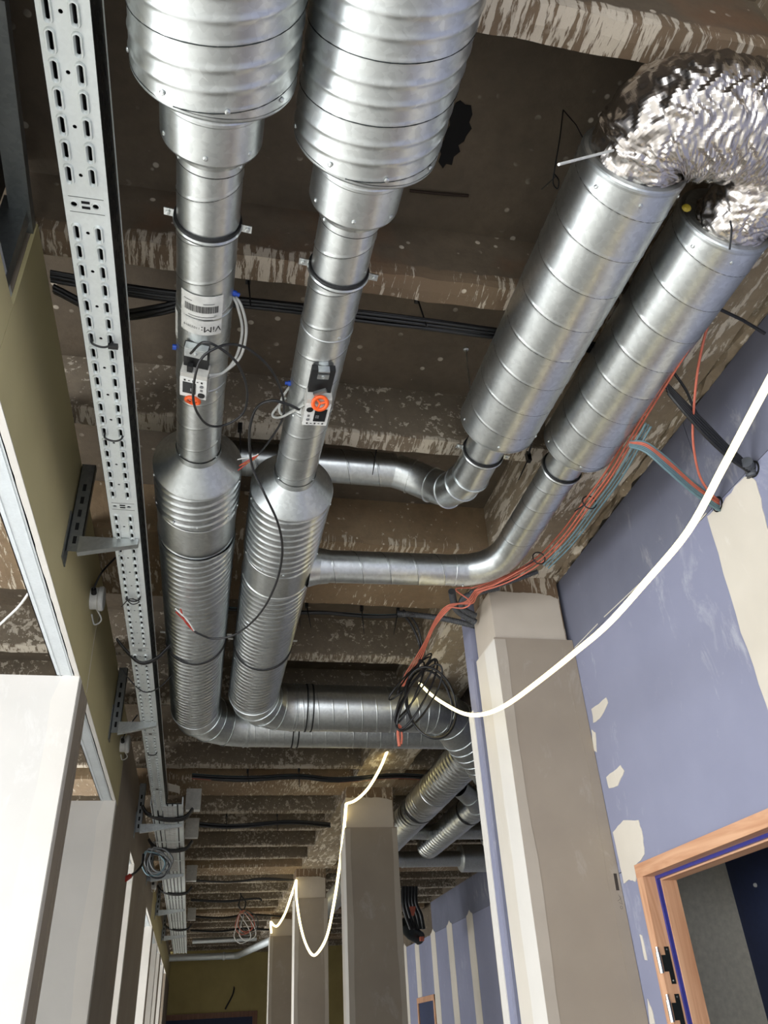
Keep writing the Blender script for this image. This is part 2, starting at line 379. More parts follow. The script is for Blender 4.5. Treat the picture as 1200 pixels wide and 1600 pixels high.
# ---- far right wall with plaster stripes
XF = 4.27
wf = setting(MB().box(XF + .013, XF + .15, 4.05, 24.2, 0, 3.13).box(XF + .013, XF + .15, 4.05, 16.05, 3.13, ZS).box(XF + .15, XF + .2, 16, 24.2, 3.1, ZS), 'wall_far_right', M['slab'])
seams = [5.2, 6.4, 7.6, 8.8, 10.05, 11.25, 12.45, 13.72, 14.95, 16.1, 17.4, 18.5, 19.7, 20.9, 22.1, 23.3, 24.1]
y0 = 4.05
for s in seams:
    op = 17.66 if False else None
    if not (s in (17.4,)):
        wb(y0, s, 0, 3.14, M['blueboard'], wf, XF)
    else:
        wb(y0, s, 2.19, 3.14, M['blueboard'], wf, XF)
    if s < 16.5: wb(y0, s, 3.14, ZB, M['blueboard_top'], wf, XF)
    y0 = s
for s in seams[:-1]:
    zt = 3.15 if s != 17.4 else 3.1; zb = 0 if s not in (16.1, 17.4) else (2.2 if s == 17.4 else 0)
    pts = []; k = 14
    for i in range(k + 1):
        z = zb + (zt - zb) * i / k; pts.append((XF - .0002, s - .17 + random.uniform(-.006, .006), z))
    pts.append((XF - .0002, s - .08, zt + .03)); pts.append((XF - .0002, s - .02, zt + .07)); pts.append((XF - .0002, s + .08, zt + .02))
    for i in range(k, -1, -1):
        z = zb + (zt - zb) * i / k; pts.append((XF - .0002, s + .17 + random.uniform(-.006, .006), z))
    MB().poly(pts, 0, (-.003, 0, 0)).build('plaster_stripe', M['plaster'], wf)
def far_door(num, ya, yb, zt, x):
    d = setting(MB().box(x - .02, x + .01, ya, ya + .09, 0, zt).box(x - .02, x + .01, yb - .09, yb, 0, zt).box(x - .0205, x + .01, ya, yb, zt - .09, zt), 'door_%d' % num, M['wood_z'])
    MB().box(x + .0, x + .012, ya + .09, yb - .09, 0, zt - .09).build('dark_doorway', M['navy'], d)
    MB().box(x - .03, x - .02, ya + .1, ya + .13, 1.0, 1.1).build('door_latch', M['galv'], d)
far_door(2, 16.28, 17.62, 2.19, XF - .001)
far_door(3, 18.75, 19.95, 2.19, XF - .001)
# partition that runs off behind the first column
pt = setting(MB().box(1.44, 4.26, 4.06, 4.19, 0, 3.66), 'wall_partition', M['blueboard'])
MB().box(1.425, 1.4405, 4.055, 4.115, 0, 3.30).build('plasterboard', M['blueboard'], pt)
MB().box(1.42, 1.4402, 4.116, 4.195, 0, 3.02).build('corner_bead', M['bead'], pt)

# ---- end wall and outer walls
we = setting(MB().box(-4.2, 4.5, 24.1, 24.3, 0, ZS), 'wall_end', M['endwall'])
fr = MB().box(-.85, -.72, 24.06, 24.1, 0, 2.36).box(1.50, 1.62, 24.06, 24.1, 0, 2.36).box(-.85, 1.62, 24.055, 24.1, 2.24, 2.36).build('door_4', M['wood_dark'], None, 'structure')
MB().box(-.72, 1.50, 24.075, 24.1, 0, 2.24).build('dark_doorway', M['navy'], fr)
MB().box(1.9, 2.05, 24.07, 24.1, 0, 3.1).build('plaster_stripe', M['plaster'], we)
setting(MB().box(-4.2, 4.5, -3.3, -3.05, 0, .5).box(-4.2, 4.5, -3.3, -3.05, 2.95, ZS).box(-4.2, -3.5, -3.3, -3.05, .5, 2.95).box(1.5, 4.5, -3.3, -3.05, .5, 2.95), 'wall_back', M['whiteboard'])
lo = MB().box(-4.25, -4.05, -3.2, 24.3, 0, .55).box(-4.25, -4.05, -3.2, 24.3, 2.95, ZS)
for yy in (-3.2, .7, 5.1, 9.5, 13.9, 18.3, 22.7): lo.box(-4.25, -4.05, yy, yy + .6, .55, 2.95)
setting(lo, 'wall_left_outer', M['whiteboard'])

# ---- left corridor wall with openings between piers
ZL = 3.02
wl = MB()
parts_y = [(-3.1, 3.76), (4.09, 6.03), (7.73, 8.34), (10.95, 12.77), (13.19, 14.88), (15.07, 16.36), (17.0, 18.6), (19.1, 20.6)]
wl.box(XL - .10, XL - .013, 1.70, 24.1, ZL + .05, ZB)
wl.box(XL - .10, XL - .013, -3.1, 1.70, ZL + .05, 3.28)
piers = [(3.76, 4.09), (6.03, 7.73), (8.34, 10.95), (12.77, 13.19), (14.88, 15.07), (16.36, 17.0), (18.6, 19.1), (20.6, 24.1)]
for a, b in piers: wl.box(XL - .10, XL - .013, a + .013, b - .013, 0, ZL + .05)
wall_l = setting(wl, 'wall_left', M['taupe'])
def lb(y0, y1, z0, z1, mat): return MB().box(XL - .012, XL, y0 + .001, y1 - .001, z0 + .001, z1 - .001).build('plasterboard', mat, wall_l)
lb(-3.1, .5, ZL, 3.28, M['olive']); lb(.5, 1.70, ZL, 3.28, M['olive']); lb(1.70, 3.9, ZL, ZB - .02, M['olive']); lb(3.9, 5.1, ZL, ZB - .03, M['olive'])
lb(5.1, 6.2, ZL, ZB - .05, M['olive'])
yy = 6.2
while yy < 24: lb(yy, min(yy + 1.2, 24.1), ZL, ZB - .22, M['taupe'] if yy < 12 else M['olive']); yy += 1.2
for a, b in piers: lb(a, b, 0, ZL, M['taupe'])
for a, b in piers:
    for s, e in ((a, 1), (b, -1)):   # joint compound along the pier corners
        pts = []
        for i in range(21):
            z = (ZL - .0) * i / 20; pts.append((XL + .0002, s + e * (.002), z))
        for i in range(20, -1, -1):
            z = (ZL - .0) * i / 20; pts.append((XL + .0002, s + e * min(.075, (b - a) * .3) + random.uniform(-.004, .004), z))
        MB().poly(pts, 0, (.0015, 0, 0)).build('corner_bead', M['bead'] if e > 0 else M['taupe'], wall_l)
MB().poly([(XL + .0002, 4.02, ZL + .02), (XL + .0002, 3.99, 3.3), (XL + .0002, 4.035, 3.62), (XL + .0002, 4.045, 3.62), (XL + .0002, 4.0, 3.3), (XL + .0002, 4.03, ZL + .02)], 0, (.001, 0, 0)).build('joint_filler', M['plaster'], wall_l)
# lintels: steel track underneath, board edge in front
for a, b in parts_y:
    MB().box(XL - .105, XL - .024, a, b, ZL - .002, ZL + .002).box(XL - .105, XL - .101, a, b, ZL - .002, ZL + .05).box(XL - .028, XL - .024, a, b, ZL - .002, ZL + .05).box(XL - .090, XL - .086, a, b, ZL - .004, ZL - .002).box(XL - .040, XL - .036, a, b, ZL - .004, ZL - .002).build('head_track', M['track'], wall_l)
    k = max(3, int((b - a) / .05)); pts = [(XL, a, ZL - .001)] + [(XL, a + (b - a) * i / k, ZL - .001) for i in range(1, k + 1)]
    pts += [(XL - .022 + random.uniform(-.0015, .0015), a + (b - a) * i / k, ZL - .001) for i in range(k, -1, -1)]
    MB().poly(pts, 2, (0, 0, -.004)).build('board_edge', M['bead'], wall_l)
# white cross partitions standing behind the piers
for q, (a, b) in enumerate(piers[:-1]):
    th = .20 if b - a > .3 else b - a - .03
    p = setting(MB().box(-4.0, XL - .012, a + .013, a + th, 0, ZL), 'trim_%d' % (q + 1), M['whiteboard'])
    x = XL + .0; j = 0
    for wd in (1.2, 1.2, .95):
        MB().box(x - wd + .001, x - .001 - (.002 if j == 0 else 0), a, a + .0125, 0, ZL - .004).build('plasterboard', M['whiteboard'], p); x -= wd; j += 1
    pts = [(XL - .001, a - .0002, ZL * i / 24) for i in range(25)] + [(XL - .075 - .03 * (i < 24) + random.uniform(-.006, .006) + .008 * sin(i), a - .0002, ZL * i / 24) for i in range(24, -1, -1)]
    MB().poly(pts[::-1], 1, (0, -.0015, 0)).build('corner_bead', M['bead'], p)
    MB().box(XL - .105, XL - .03, b - .012, b, 0, ZL - .004).build('reveal_board', M['bead'], p)

# galvanised studs in the gap above the near left wall
t = thing('stud_frame', 'grey galvanised stud frame in the dark gap at top left, above the olive wall', 'metal frame')
MB().box(XL - .09, XL - .012, -.4, 1.70, 3.282, 3.30).box(XL - .014, XL - .012, -.4, 1.70, 3.282, 3.33).build('bottom_track', M['track'], t)
MB().box(XL - .085, XL - .01, 1.62, 1.66, 3.302, 3.66).build('stud', M['bracket'], t)
a, b = on(2, 90, 2, 3.62), on(34, 330, 2, 3.62)
MB().obox((a + b) / 2, (b - a).normalized(), Vector((0, 0, 1)).cross((b - a).normalized()), V(0, 0, 1), (b - a).length / 2 + .15, .03, .02).build('stud', M['bracket'], t)

MB().box(XL - .14, XL - .12, -1.5, 1.69, 3.285, ZS - .005).build('light_blocking_panel', M['rubber'], t)  # added panel that blocks light from the left so the gap goes black
# ------------------------------------------------------------------ columns boxed in plasterboard
def column(yf, label, x0=1.45, wd=.45, cap=.30, zc=3.28, dy=.33):
    t = thing('column', label, 'column', 'plasterboard-clad columns')
    x1 = x0 + wd
    MB().box(x0 + .02, x1 - .02, yf + .02, yf + dy - .02, 0, ZB + .03).build('concrete_core', M['rib'], t)
    # capital: slightly smaller plaster collar with a chipped outline
    c0, c1 = x0 + .012, x1 - .03; zt = zc + cap
    top = []; k = 18
    for i in range(k + 1):
        s = i / k; x = c0 + (c1 - c0) * s; z = zt - .012 - (.05 * max(0, s - .75) * 4) ** 1.2 + random.uniform(-.004, .004)
        top.append((x, z))
    MB().poly([(c0, yf + .012, zc - .02)] + [(x, yf + .012, z) for x, z in top] + [(c1, yf + .012, zc - .02)], 1, (0, .02, 0)).build('capital_front', M['capital'], t)
    MB().box(c0 - .0, c0 + .02, yf + .0325, yf + dy - .01, zc - .02, zt - .015).build('capital_side', M['capital'], t)
    MB().box(x0, x1, yf, yf + .0125, 0, zc).build('front_board', M['taupe'], t)
    MB().box(x0, x0 + .0125, yf + .013, yf + dy, 0, zc).build('side_board', M['plaster'], t)
    MB().box(x1 - .0125, x1, yf + .013, yf + dy, 0, zc).build('side_board', M['taupe'], t)
    for s, e in ((x0, 1), (x1, -1)):
        pts = [(s + e * .0005, yf - .0002, (zc - .01) * i / 24) for i in range(25)] + [(s + e * (.055 + random.uniform(-.003, .003) + .005 * sin(i * .7 + yf)), yf - .0002, (zc - .01) * i / 24) for i in range(24, -1, -1)]
        MB().poly(pts[::-1] if e > 0 else pts, 1, (0, -.0015, 0)).build('corner_bead', M['bead_front'] if yf > 5 or e > 0 else M['taupe'], t)
    pts = [(x0 - .0002, yf + .001, (zc - .01) * i / 24) for i in range(25)] + [(x0 - .0002, yf + .17 + random.uniform(-.006, .006), (zc - .01) * i / 24) for i in range(24, -1, -1)]
    MB().poly(pts, 0, (-.0015, 0, 0)).build('corner_bead', M['bead'], t)
    return t
c1 = column(3.71, 'nearest and widest grey boxed column, against the blue wall', wd=.448)
column(8.11, 'second grey boxed column, the tall one in the middle of the corridor', 1.345, .52)
column(12.48, 'third boxed column, warm beige, with the LED strip looped in front', 1.32, .47)
column(16.94, 'fourth boxed column, furthest and leftmost, grey with pale edges', 1.33, .47)
# cable slot and pencil marks on the first column
sl = MB().obox(on(963, 1378, 1, YC - .0008), V(.03, 0, 1).normalized(), V(1, 0, -.03).normalized(), V(0, 1, 0), .036, .008, .001)
sl.build('cable_slot', plain('slot_shadow', (58, 50, 44), .9), c1)
pm = MB()
for a, b in (((966, 1398), (970, 1404)), ((970, 1404), (965, 1408)), ((968, 1400), (972, 1412)), ((967, 1410), (973, 1413))):
    pm.sweep([on(*a, 1, YC - .001), on(*b, 1, YC - .001)], .0012, 4)
p = on(971, 1418, 1, YC - .001)
pm.sweep([p + V(cos(q) * .006, 0, sin(q) * .006) for q in [i * pi / 5 for i in range(11)]], .0012, 4)
pm.build('pencil_mark', M['ink'], c1)

# ------------------------------------------------------------------ ductwork
PITCH = .14
def bump_fn(kind, pitch=PITCH):
    def g(u, c, w):
        d = abs(u - c); d = min(d, 1 - d); return exp(-(d / w) ** 2)
    if kind == 'seam':     # plain lock seam: bead with a groove beside it
        return lambda d, th: (lambda u: .0016 * g(u, 0, .02))((d / pitch - th / (2 * pi)) % 1)
    if kind == 'soft':     # seam and two broad swages
        return lambda d, th: (lambda u: .0018 * g(u, 0, .02) + .0026 * g(u, .36, .045) + .0026 * g(u, .68, .045))((d / pitch - th / (2 * pi)) % 1)
    if kind == 'rib':      # fine ribbing
        return lambda d, th: (lambda u: .0048 * g(u, 0, .045) + .0042 * (g(u, .33, .05) + g(u, .66, .05)))((d / pitch - th / (2 * pi)) % 1)
    return lambda d, th: 0.0
def lin(p0, p1, step):
    p0, p1 = Vector(p0), Vector(p1); k = max(1, int((p1 - p0).length / step)); return [p0.lerp(p1, i / k) for i in range(k + 1)]
def lock_seam(p0, p1, r, parent, pitch=PITCH, s0=0., sign=1, off=.022, w=.0013, mat='darkmetal'):
    """the dark folded edge of the spiral joint: a thin wire following the helix"""
    p0, p1 = Vector(p0), Vector(p1); L = (p1 - p0).length; t = (p1 - p0).normalized(); u = Vector((0, 0, 1)) if abs(t.z) < .9 else Vector((1, 0, 0))
    a = (u - t * u.dot(t)).normalized(); b = t.cross(a); k = int(L / pitch * 40) + 2; pts = []
    for i in range(k + 1):
        d = L * i / k; th = sign * 2 * pi * ((d + s0) / pitch - off)
        pts.append(p0 + t * d + a * (cos(th) * r) + b * (sin(th) * r))
    MB().sweep(pts, w, 6, False).build('lock_seam', M[mat], parent)
def duct(p0, p1, r, kind, name, mat, parent=None, step=None, n=64, r1=None, s0=0., pitch=PITCH, caps=False, wob=0., seam=None, amp=1.):
    f0 = bump_fn(kind, pitch); f = lambda d, th: amp * f0(d, th); pts = lin(p0, p1, step or (.0035 if kind != 'rib' else .0042)); m = len(pts) - 1
    rr = lambda i, d, th: (r if r1 is None else r + (r1 - r) * i / m) + f(d, th) + wob * noise.noise(Vector((cos(th) * 2, sin(th) * 2, d * 5)))
    if kind == 'seam' and not seam: lock_seam(p0, p1, r, parent, pitch, s0)
    if seam: lock_seam(p0, p1, r, parent, pitch, s0, 1, 0, seam, 'galv')
    return MB().sweep(pts, rr, n, caps, True, s0=s0).build(name, mat, parent)
def LP(y): # axis of the left line
    if y < 2.5: k = (y - .9) / 1.6; return V(-.0907 - .0328 * k, y, 3.26 + .145 * k)
    return V(-.1235 + (y - 2.5) * .0012, y, 3.405 + (y - 2.5) * .016)
def RP(y):
    if y < 2.5: k = (y - .9) / 1.6; return V(.270 - .016 * k, y, 3.30 + .105 * k)
    return V(.254 - .002 * (y - 2.5), y, 3.405 + (y - 2.5) * .016)
def screws(par, P, y, r, angs, mat='galv'):
    c = P(y); d = (P(y + .01) - P(y - .01)).normalized()
    for a in angs:
        a = radians(a); nrm = V(sin(a), 0, -cos(a)); nrm = (nrm - d * nrm.dot(d)).normalized()
        MB().lathe(c + nrm * (r - .001), nrm, [(0, .006), (.003, .006), (.0045, .003), (.0045, 0)], 10).build('screw', M[mat], par)
SIDE = {'L': LP, 'R': RP}
def near_silencer(P, yend, label):
    t = thing('duct_silencer', label, 'duct silencer')
    a, b = P(yend - 1.05), P(yend - .012); f = bump_fn('soft')
    pts = lin(a, b, .004)
    MB().sweep(pts, lambda i, d, th: .175 + f(d, th) + .0012 * noise.noise(Vector((cos(th) * 3, sin(th) * 3, d * 6))), 96, False, s0=.02).build('outer_casing', M['galv'], t)
    lock_seam(a, b, .1757, t, PITCH, .02, w=.0017)
    dr = (P(yend) - P(yend - .05)).normalized()
    MB().lathe(P(yend - .012), dr, [(0, .176), (.006, .1755), (.012, .1715), (.016, .166), (.018, .155), (.013, .135), (.012, .12)], 96).build('end_cap', M['galv_mid'], t)
    MB().lathe(P(yend - 1.05), -dr, [(0, .175), (.01, .12), (.01, 0)], 48).build('end_cap', M['galv_mid'], t)
    screws(t, P, yend - .03, .177, (-32, 12, 55, 100, -80))
    return t
near_silencer(LP, .935, 'large swaged steel silencer at the top of the frame, left of two')
near_silencer(RP, 1.068, 'large swaged steel silencer at the top of the frame, right of two')
def reducer(P, ya, yb, label, r0=.117, r1=.08):
    t = thing('duct_reducer', label, 'duct fitting')
    f = bump_fn('seam', .3); d = (P(yb) - P(ya)).normalized(); L = (P(yb) - P(ya)).length
    MB().lathe(P(ya), d, [(-.008, r0 - .004), (.0, r0), (L * .30, r0), (L * .32, r0 + .002), (L * .36, r0 + .002), (L * .38, r0), (L - .012, r0), (L - .005, r0 - .003), (L, r0 - .008), (L + .004, r0 - .02), (L + .012, r1 + .008), (L + .03, r1 + .003), (L + .048, r1 + .003), (L + .05, r1)], 72).build('stepped_body', M['galv'], t)
    MB().lathe(P(ya), d, [(L + .0505, r1 + .0028), (L + .0505, r1), (L + .054, r1)], 64).build('seal_ring', M['rubber'], t)
    screws(t, P, ya + .022, r0, (-50, 18, 80)); screws(t, P, yb - .03, r0, (-62, -3, 50))
    screws(t, P, yb + .035, r1 + .003, (-60, 60))
reducer(LP, .925, 1.098, 'short stepped steel reducer below the left large silencer')
reducer(RP, 1.058, 1.243, 'short stepped steel reducer below the right large silencer')
def clamp(P, y, r, label, rot=8, ears=True, gap=.012, grp='pipe clamps on the round ducts'):
    t = thing('pipe_clamp', label, 'pipe clamp', grp)
    c = P(y); d = (P(y + .01) - P(y - .01)).normalized()
    MB().lathe(c - d * .014, d, [(0, r), (.001, r + .006), (.005, r + .0075), (.009, r + .006), (.010, r)], 64).lathe(c + d * .008, d, [(0, r), (.001, r + .005), (.0025, r + .0055), (.004, r)], 64).build('rubber_lining', M['rubber'], t)
    MB().lathe(c - d * .005, d, [(0, r + .001), (.001, r + .007), (.0065, r + .0095), (.012, r + .007), (.013, r + .001)], 64).build('steel_band', M['galv'], t)
    if ears:
        for s in (-1, 1):
            a = radians(rot); ax = V(s * cos(a), 0, -s * sin(a)); ay = d; az = ax.cross(ay)
            cc = c + ax * (r + .02)
            e = MB().obox(cc, ax, ay, az, .014, .0115, .0015).build('ear', M['galv'], t)
            MB().lathe(cc + ax * .003 - az * .003 * (1 if az.z > 0 else -1), V(0, 0, -1), [(-.012, .002), (-.0, .006), (.004, .006), (.005, .003), (.005, 0)], 10).build('screw', M['galv'], e)
    return t
clamp(LP, 1.344, .08, 'rubber-lined pipe clamp on the left small duct, above the barcode label')
clamp(RP, 1.477, .08, 'rubber-lined pipe clamp on the right small duct, in front of the black cables')

# small duct with the airflow controller
def regulator(P, ya, yc, label, dev, tilt, side):
    t = thing('airflow_regulator', label, 'duct regulator')
    duct(P(ya), P(yc), .08, 'seam', 'pipe', M['galv'], t, n=64)
    b0, b1 = dev
    c0, c1 = P(b0 - .10), P(b1 + .03); d = (c1 - c0).normalized()
    MB().lathe(c0, d, [(0, .0802), (.002, .0826), (.008, .0826), (.01, .0808), ((c1 - c0).length - .01, .0808), ((c1 - c0).length - .008, .0826), ((c1 - c0).length, .0826), ((c1 - c0).length + .001, .080)], 64).build('damper_sleeve', M['galv_mid'], t)
    screws(t, P, b0 - .112, .08, (25,)); screws(t, P, b1 + .045, .08, (-45, 42))
    screws(t, P, yc - .03, .08, (-55, 60))
    a = radians(tilt); nrm = V(sin(a), 0, -cos(a)); nrm = (nrm - d * nrm.dot(d)).normalized(); sx = d.cross(nrm).normalized()
    if sx.x < 0: sx = -sx
    def L(u, v, h): return P((b0 + b1) / 2) + sx * u + d * v + nrm * (.08 + h)
    H = (b1 - b0) / 2; BW_ = .034 if side > 0 else .018
    MB().obox(L(0, -H * .5, .009), sx, d, nrm, .037, H * .42, .011).build('mounting_plate', M['rubber'], t)
    MB().obox(L(0, -H * .74, .024), sx, d, nrm, BW_, H * .15 * BW_ / .034, .003).obox(L(0, -H * .9, .014), sx, d, nrm, BW_, .003, .012).build('actuator_bracket', M['galv_mid'], t)
    MB().lathe(L(0, -H * .74, .026), nrm, [(0, .005), (.004, .005), (.005, 0)], 10).build('screw', M['galv'], t)
    bx = MB().obox(L(0, H * .42, .024), sx, d, nrm, .041, H * .52, .024).build('actuator_box', M['clear'], t)
    fp = MB().obox(L(0, H * .50, .0495), sx, d, nrm, .041, H * .42, .0015).build('face_plate', M['white'], bx)
    s = side
    MB().obox(L(-.012 * s, H * .50, .052), sx, d, nrm, .020, H * .24, .001).build('display_panel', M['screen'], bx)
    MB().lathe(L(.026 * s, H * (.74 if s > 0 else .28), .0505), nrm, [(0, .011), (.004, .011), (.004, 0)], 20).build('dial', M['rubber'], bx)
    MB().lathe(L(.026 * s, H * (.34 if s > 0 else .68), .0505), nrm, [(0, .006), (.003, .006), (.003, 0)], 20).build('button', M['grey'], bx)
    pr = MB()
    for i in range(5): pr.obox(L(-.026 + .013 * i, H * (.17 if s > 0 else .84), .0515), sx, d, nrm, .0028, .0016 if i % 2 else .004, .0004)
    for i in range(4): pr.obox(L(.026 * s, H * (.48 if s > 0 else .50) + .003 * i, .0515), sx, d, nrm, .004, .0005, .0004)
    pr.build('printed_mark', M['ink'], bx)
    th = MB()
    for i in range(4):
        for j in range(3): th.obox(L(-.003 * s + .004 * j - .004, H * .5 + .004 * i, .0535), sx, d, nrm, .0007, .0007, .0003)
    th.build('indicator_dots', M['white'], bx)
    return t, L, H, sx, d, nrm
tL, LL, HL, sxL, dL, nL = regulator(LP, 1.145, 2.45, 'left slim steel duct carrying the barcode label and a white controller', (1.73, 1.95), -8, 1)
tR, LR, HR, sxR, dR, nR = regulator(RP, 1.29, 2.56, 'right slim steel duct with a black and white controller and orange ring', (1.79, 2.06), 4, -1)
def ring(c, nrm, r, rt, mat, name, parent, spokes=0):
    nrm = nrm.normalized(); a = nrm.orthogonal().normalized(); b = nrm.cross(a)
    m = MB().sweep([c + a * (cos(q) * r) + b * (sin(q) * r) for q in [i * pi / 16 for i in range(33)]], rt, 8, False)
    for k in range(spokes):
        q = k * 2 * pi / spokes; m.sweep([c, c + a * (cos(q) * r) + b * (sin(q) * r)], rt * .6, 6)
    return m.build(name, mat, parent)
ring(LL(0.0, HL * 1.06, .052), (nL + dL * .2), .021, .006, M['orange_plastic'], 'orange_knob', tL, 3)
ring(LR(0.002, -HL * .02, .055), (nR - dR * .5), .023, .0065, M['orange_plastic'], 'orange_knob', tR, 3)
MB().obox(LR(-.003, -HR * .3, .04), (sxR + dR * -.6).normalized(), (dR + sxR * .6).normalized(), nR, .022, .006, .005).build('crank', M['galv'], tR)
MB().obox(LL(-.014, -HL * .15, .035), sxL, dL, nL, .008, .022, .008).build('cable_entry', M['rubber'], tL)
# label on the left slim duct: paper wraps the pipe, printing upside down as in the photo
def wrap(P, y0, y1, a0, a1, r, name, mat, parent, k=14):
    vs = []
    for y in (y0, y1):
        c = P(y)
        for i in range(k + 1):
            a = radians(a0 + (a1 - a0) * i / k); vs.append(c + V(sin(a) * r, 0, -cos(a) * r))
    m = k + 1
    return MB().add(vs, [(i, i + 1, m + i + 1, m + i) for i in range(k)], True).build(name, mat, parent)
wrap(LP, 1.545, 1.705, -48, 40, .0828, 'label_sticker', M['paper'], tL)
wrap(LP, 1.66, 1.78, -86, -62, .0828, 'label_sticker', M['paper'], tL)
bc = MB(); a = -38; random.seed(3)
while a < 30:
    wdt = random.choice((.7, .7, 1.4, 2.0)); vs = []
    for y in (1.585, 1.612):
        for q in (a, a + wdt):
            qq = radians(q); vs.append(LP(y) + V(sin(qq) * .0833, 0, -cos(qq) * .0833))
    bc.add(vs, [(0, 1, 3, 2)]); a += wdt + random.choice((.7, 1.0))
bc.build('barcode', M['ink'], tL)
def text_mesh(s, size):
    cu = bpy.data.curves.new('txt', 'FONT'); cu.body = s; cu.size = size; cu.align_x = 'CENTER'
    o = bpy.data.objects.new('txt', cu); C.objects.link(o)
    dg = bpy.context.evaluated_depsgraph_get(); me = bpy.data.meshes.new_from_object(o.evaluated_get(dg))
    vs = [v.co.copy() for v in me.vertices]; fs = [tuple(p.vertices) for p in me.polygons]
    bpy.data.objects.remove(o); bpy.data.curves.remove(cu); bpy.data.meshes.remove(me); return vs, fs
def wrap_text(s, size, y, ang, P, parent, name='printed_text', bold=0):
    vs, fs = text_mesh(s, size); out = []
    for v in vs:  # text reads upside down: its right goes to -x, its top points to the far end
        yy = y + v.y; a = radians(ang) - v.x / .083
        out.append(P(yy) + V(sin(a) * .0834, 0, -cos(a) * .0834))
    MB().add(out, fs).build(name, M['ink'], parent)
wrap_text('ViM:', .034, 1.668, 18, LP, tL)
wrap_text('11022019', .013, 1.672, -22, LP, tL)
wrap_text('Régulateur de débit', .007, 1.645, 14, LP, tL) if False else None
for k, (y, a0, a1) in enumerate(((1.628, -30, 26), (1.638, -36, 20), (1.575, 0, 22), (1.570, -40, -22))):
    wrap(LP, y, y + .0022, a0, a1, .0833, 'printed_line', M['ink'], tL, 6)
# translucent hoses looping from the blue nipple back to the controller
for k in range(2):
    o = k * .012
    cable([LP(1.60) + V(.079, 0, -.01 + o), LP(1.63) + V(.095 + o, 0, -.02), LP(1.72) + V(.115 + o, 0, -.03), LP(1.82) + V(.105 + o, 0, -.05), LP(1.87) + V(.07, 0, -.08), LL(.042, HL * .0 + o, .03)], .0045, M['tube'], 'pressure_hose', tL)
MB().lathe(LP(1.585) + V(.076, 0, -.01), (1, .3, 0), [(0, .009), (.012, .009), (.012, .006), (.022, .006), (.022, 0)], 12).build('hose_nipple', M['bluefit'], tL)
MB().lathe(LP(1.84) + V(-.078, 0, -.02), (-1, 0, 0), [(0, .009), (.012, .009), (.012, 0)], 12).build('hose_nipple', M['bluefit'], tL)
cable([RP(2.02) + V(-.08, 0, -.0), RP(2.06) + V(-.10, 0, -.02), RP(2.10) + V(-.105, 0, -.045), RP(2.10) + V(-.085, 0, -.06), LR(-.042, HR * .3, .03)], .0045, M['tube'], 'pressure_hose', tR)
cable([RP(2.08) + V(-.085, 0, -.0), RP(2.14) + V(-.125, 0, -.03), RP(2.12) + V(-.10, 0, -.06), LR(-.042, HR * .45, .02)], .0045, M['tube'], 'pressure_hose', tR)
MB().lathe(RP(1.99) + V(-.074, 0, -.01), (-1, 0, 0), [(0, .009), (.014, .009), (.014, .006), (.024, .006), (.024, 0)], 12).build('hose_nipple', M['bluefit'], tR)

# ribbed silencer / duct below the controllers, ending in a gored elbow
def ribbed_line(P, yc, j1, j2, yr, yend, label):
    t = thing('ribbed_duct', label, 'duct')
    d = (P(yc + .1) - P(yc)).normalized()
    MB().lathe(P(yc - .02), d, [(0, .0835), (.03, .085), (.095, .150), (.112, .165), (.118, .169), (.122, .169)], 96).build('cone', M['galv_mid'], t)
    duct(P(yc + .102), P(j1), .165, 'rib', 'ribbed_shell', M['galv_ribbed'], t, n=88, wob=.001)
    MB().lathe(P(j1), d, [(-.003, .165), (0, .167), (.004, .167), (.006, .164), (j2 - j1 - .01, .163), (j2 - j1 - .004, .167), (j2 - j1, .167), (j2 - j1 + .003, .163)], 96).build('smooth_collar', M['galv'], t)
    duct(P(j2), P(yr), .162, 'rib', 'ribbed_shell', M['galv_ribbed'], t, n=88, r1=.159, wob=.001)
    duct(P(yr + .004), P(yend), .1575, 'rib', 'ribbed_shell', M['galv_ribbed'], t, n=88, pitch=.15, wob=.0012)
    screws(t, P, j1 - .03, .168, (-70, -30, 4, 50, 75))
    screws(t, P, yc + .14, .168, (-75, 75))
    return t
ribbed_line(LP, 2.432, 2.774, 3.018, 4.168, 5.30, 'left long ribbed silver duct with a grey cone at its upper end')
ribbed_line(RP, 2.548, 3.131, 3.342, 4.223, 5.00, 'right long ribbed silver duct with a grey cone, joined by two side branches')
for P, y, l in ((LP, 4.168, 'thin black rubber clamp round the left ribbed duct near its far end'), (RP, 4.223, 'thin black rubber clamp round the right ribbed duct near its far end')):
    t = thing('pipe_clamp', l, 'pipe clamp', 'black bands on the ribbed ducts'); d = (P(y + .01) - P(y)).normalized()
    MB().lathe(P(y) - d * .01, d, [(0, .159), (.002, .167), (.016, .167), (.018, .159)], 72).build('rubber_lining', M['rubber'], t)
    for s in (-1, 1): MB().obox(P(y - .0) + V(s * .182, 0, .02), V(1, 0, 0), V(0, 1, 0), V(0, 0, 1), .014, .011, .0015).build('ear', M['galv'], t)
def gored(pts, r, name, mat, parent, seam=True, n=64):
    """segmented bend: sharp rings at pts with small standing seams"""
    pts = [Vector(p) for p in pts]; m = MB().sweep(pts, r, n, False)
    o = m.build(name, mat, parent)
    if seam:
        q = MB()
        for i in range(1, len(pts) - 1):
            tn = ((pts[i] - pts[i - 1]).normalized() + (pts[i + 1] - pts[i]).normalized()).normalized()
            q.lathe(pts[i] - tn * .004, tn, [(0, r), (.001, r + .005), (.007, r + .005), (.008, r)], n)
        q.build('standing_seam', mat, parent)
    return o
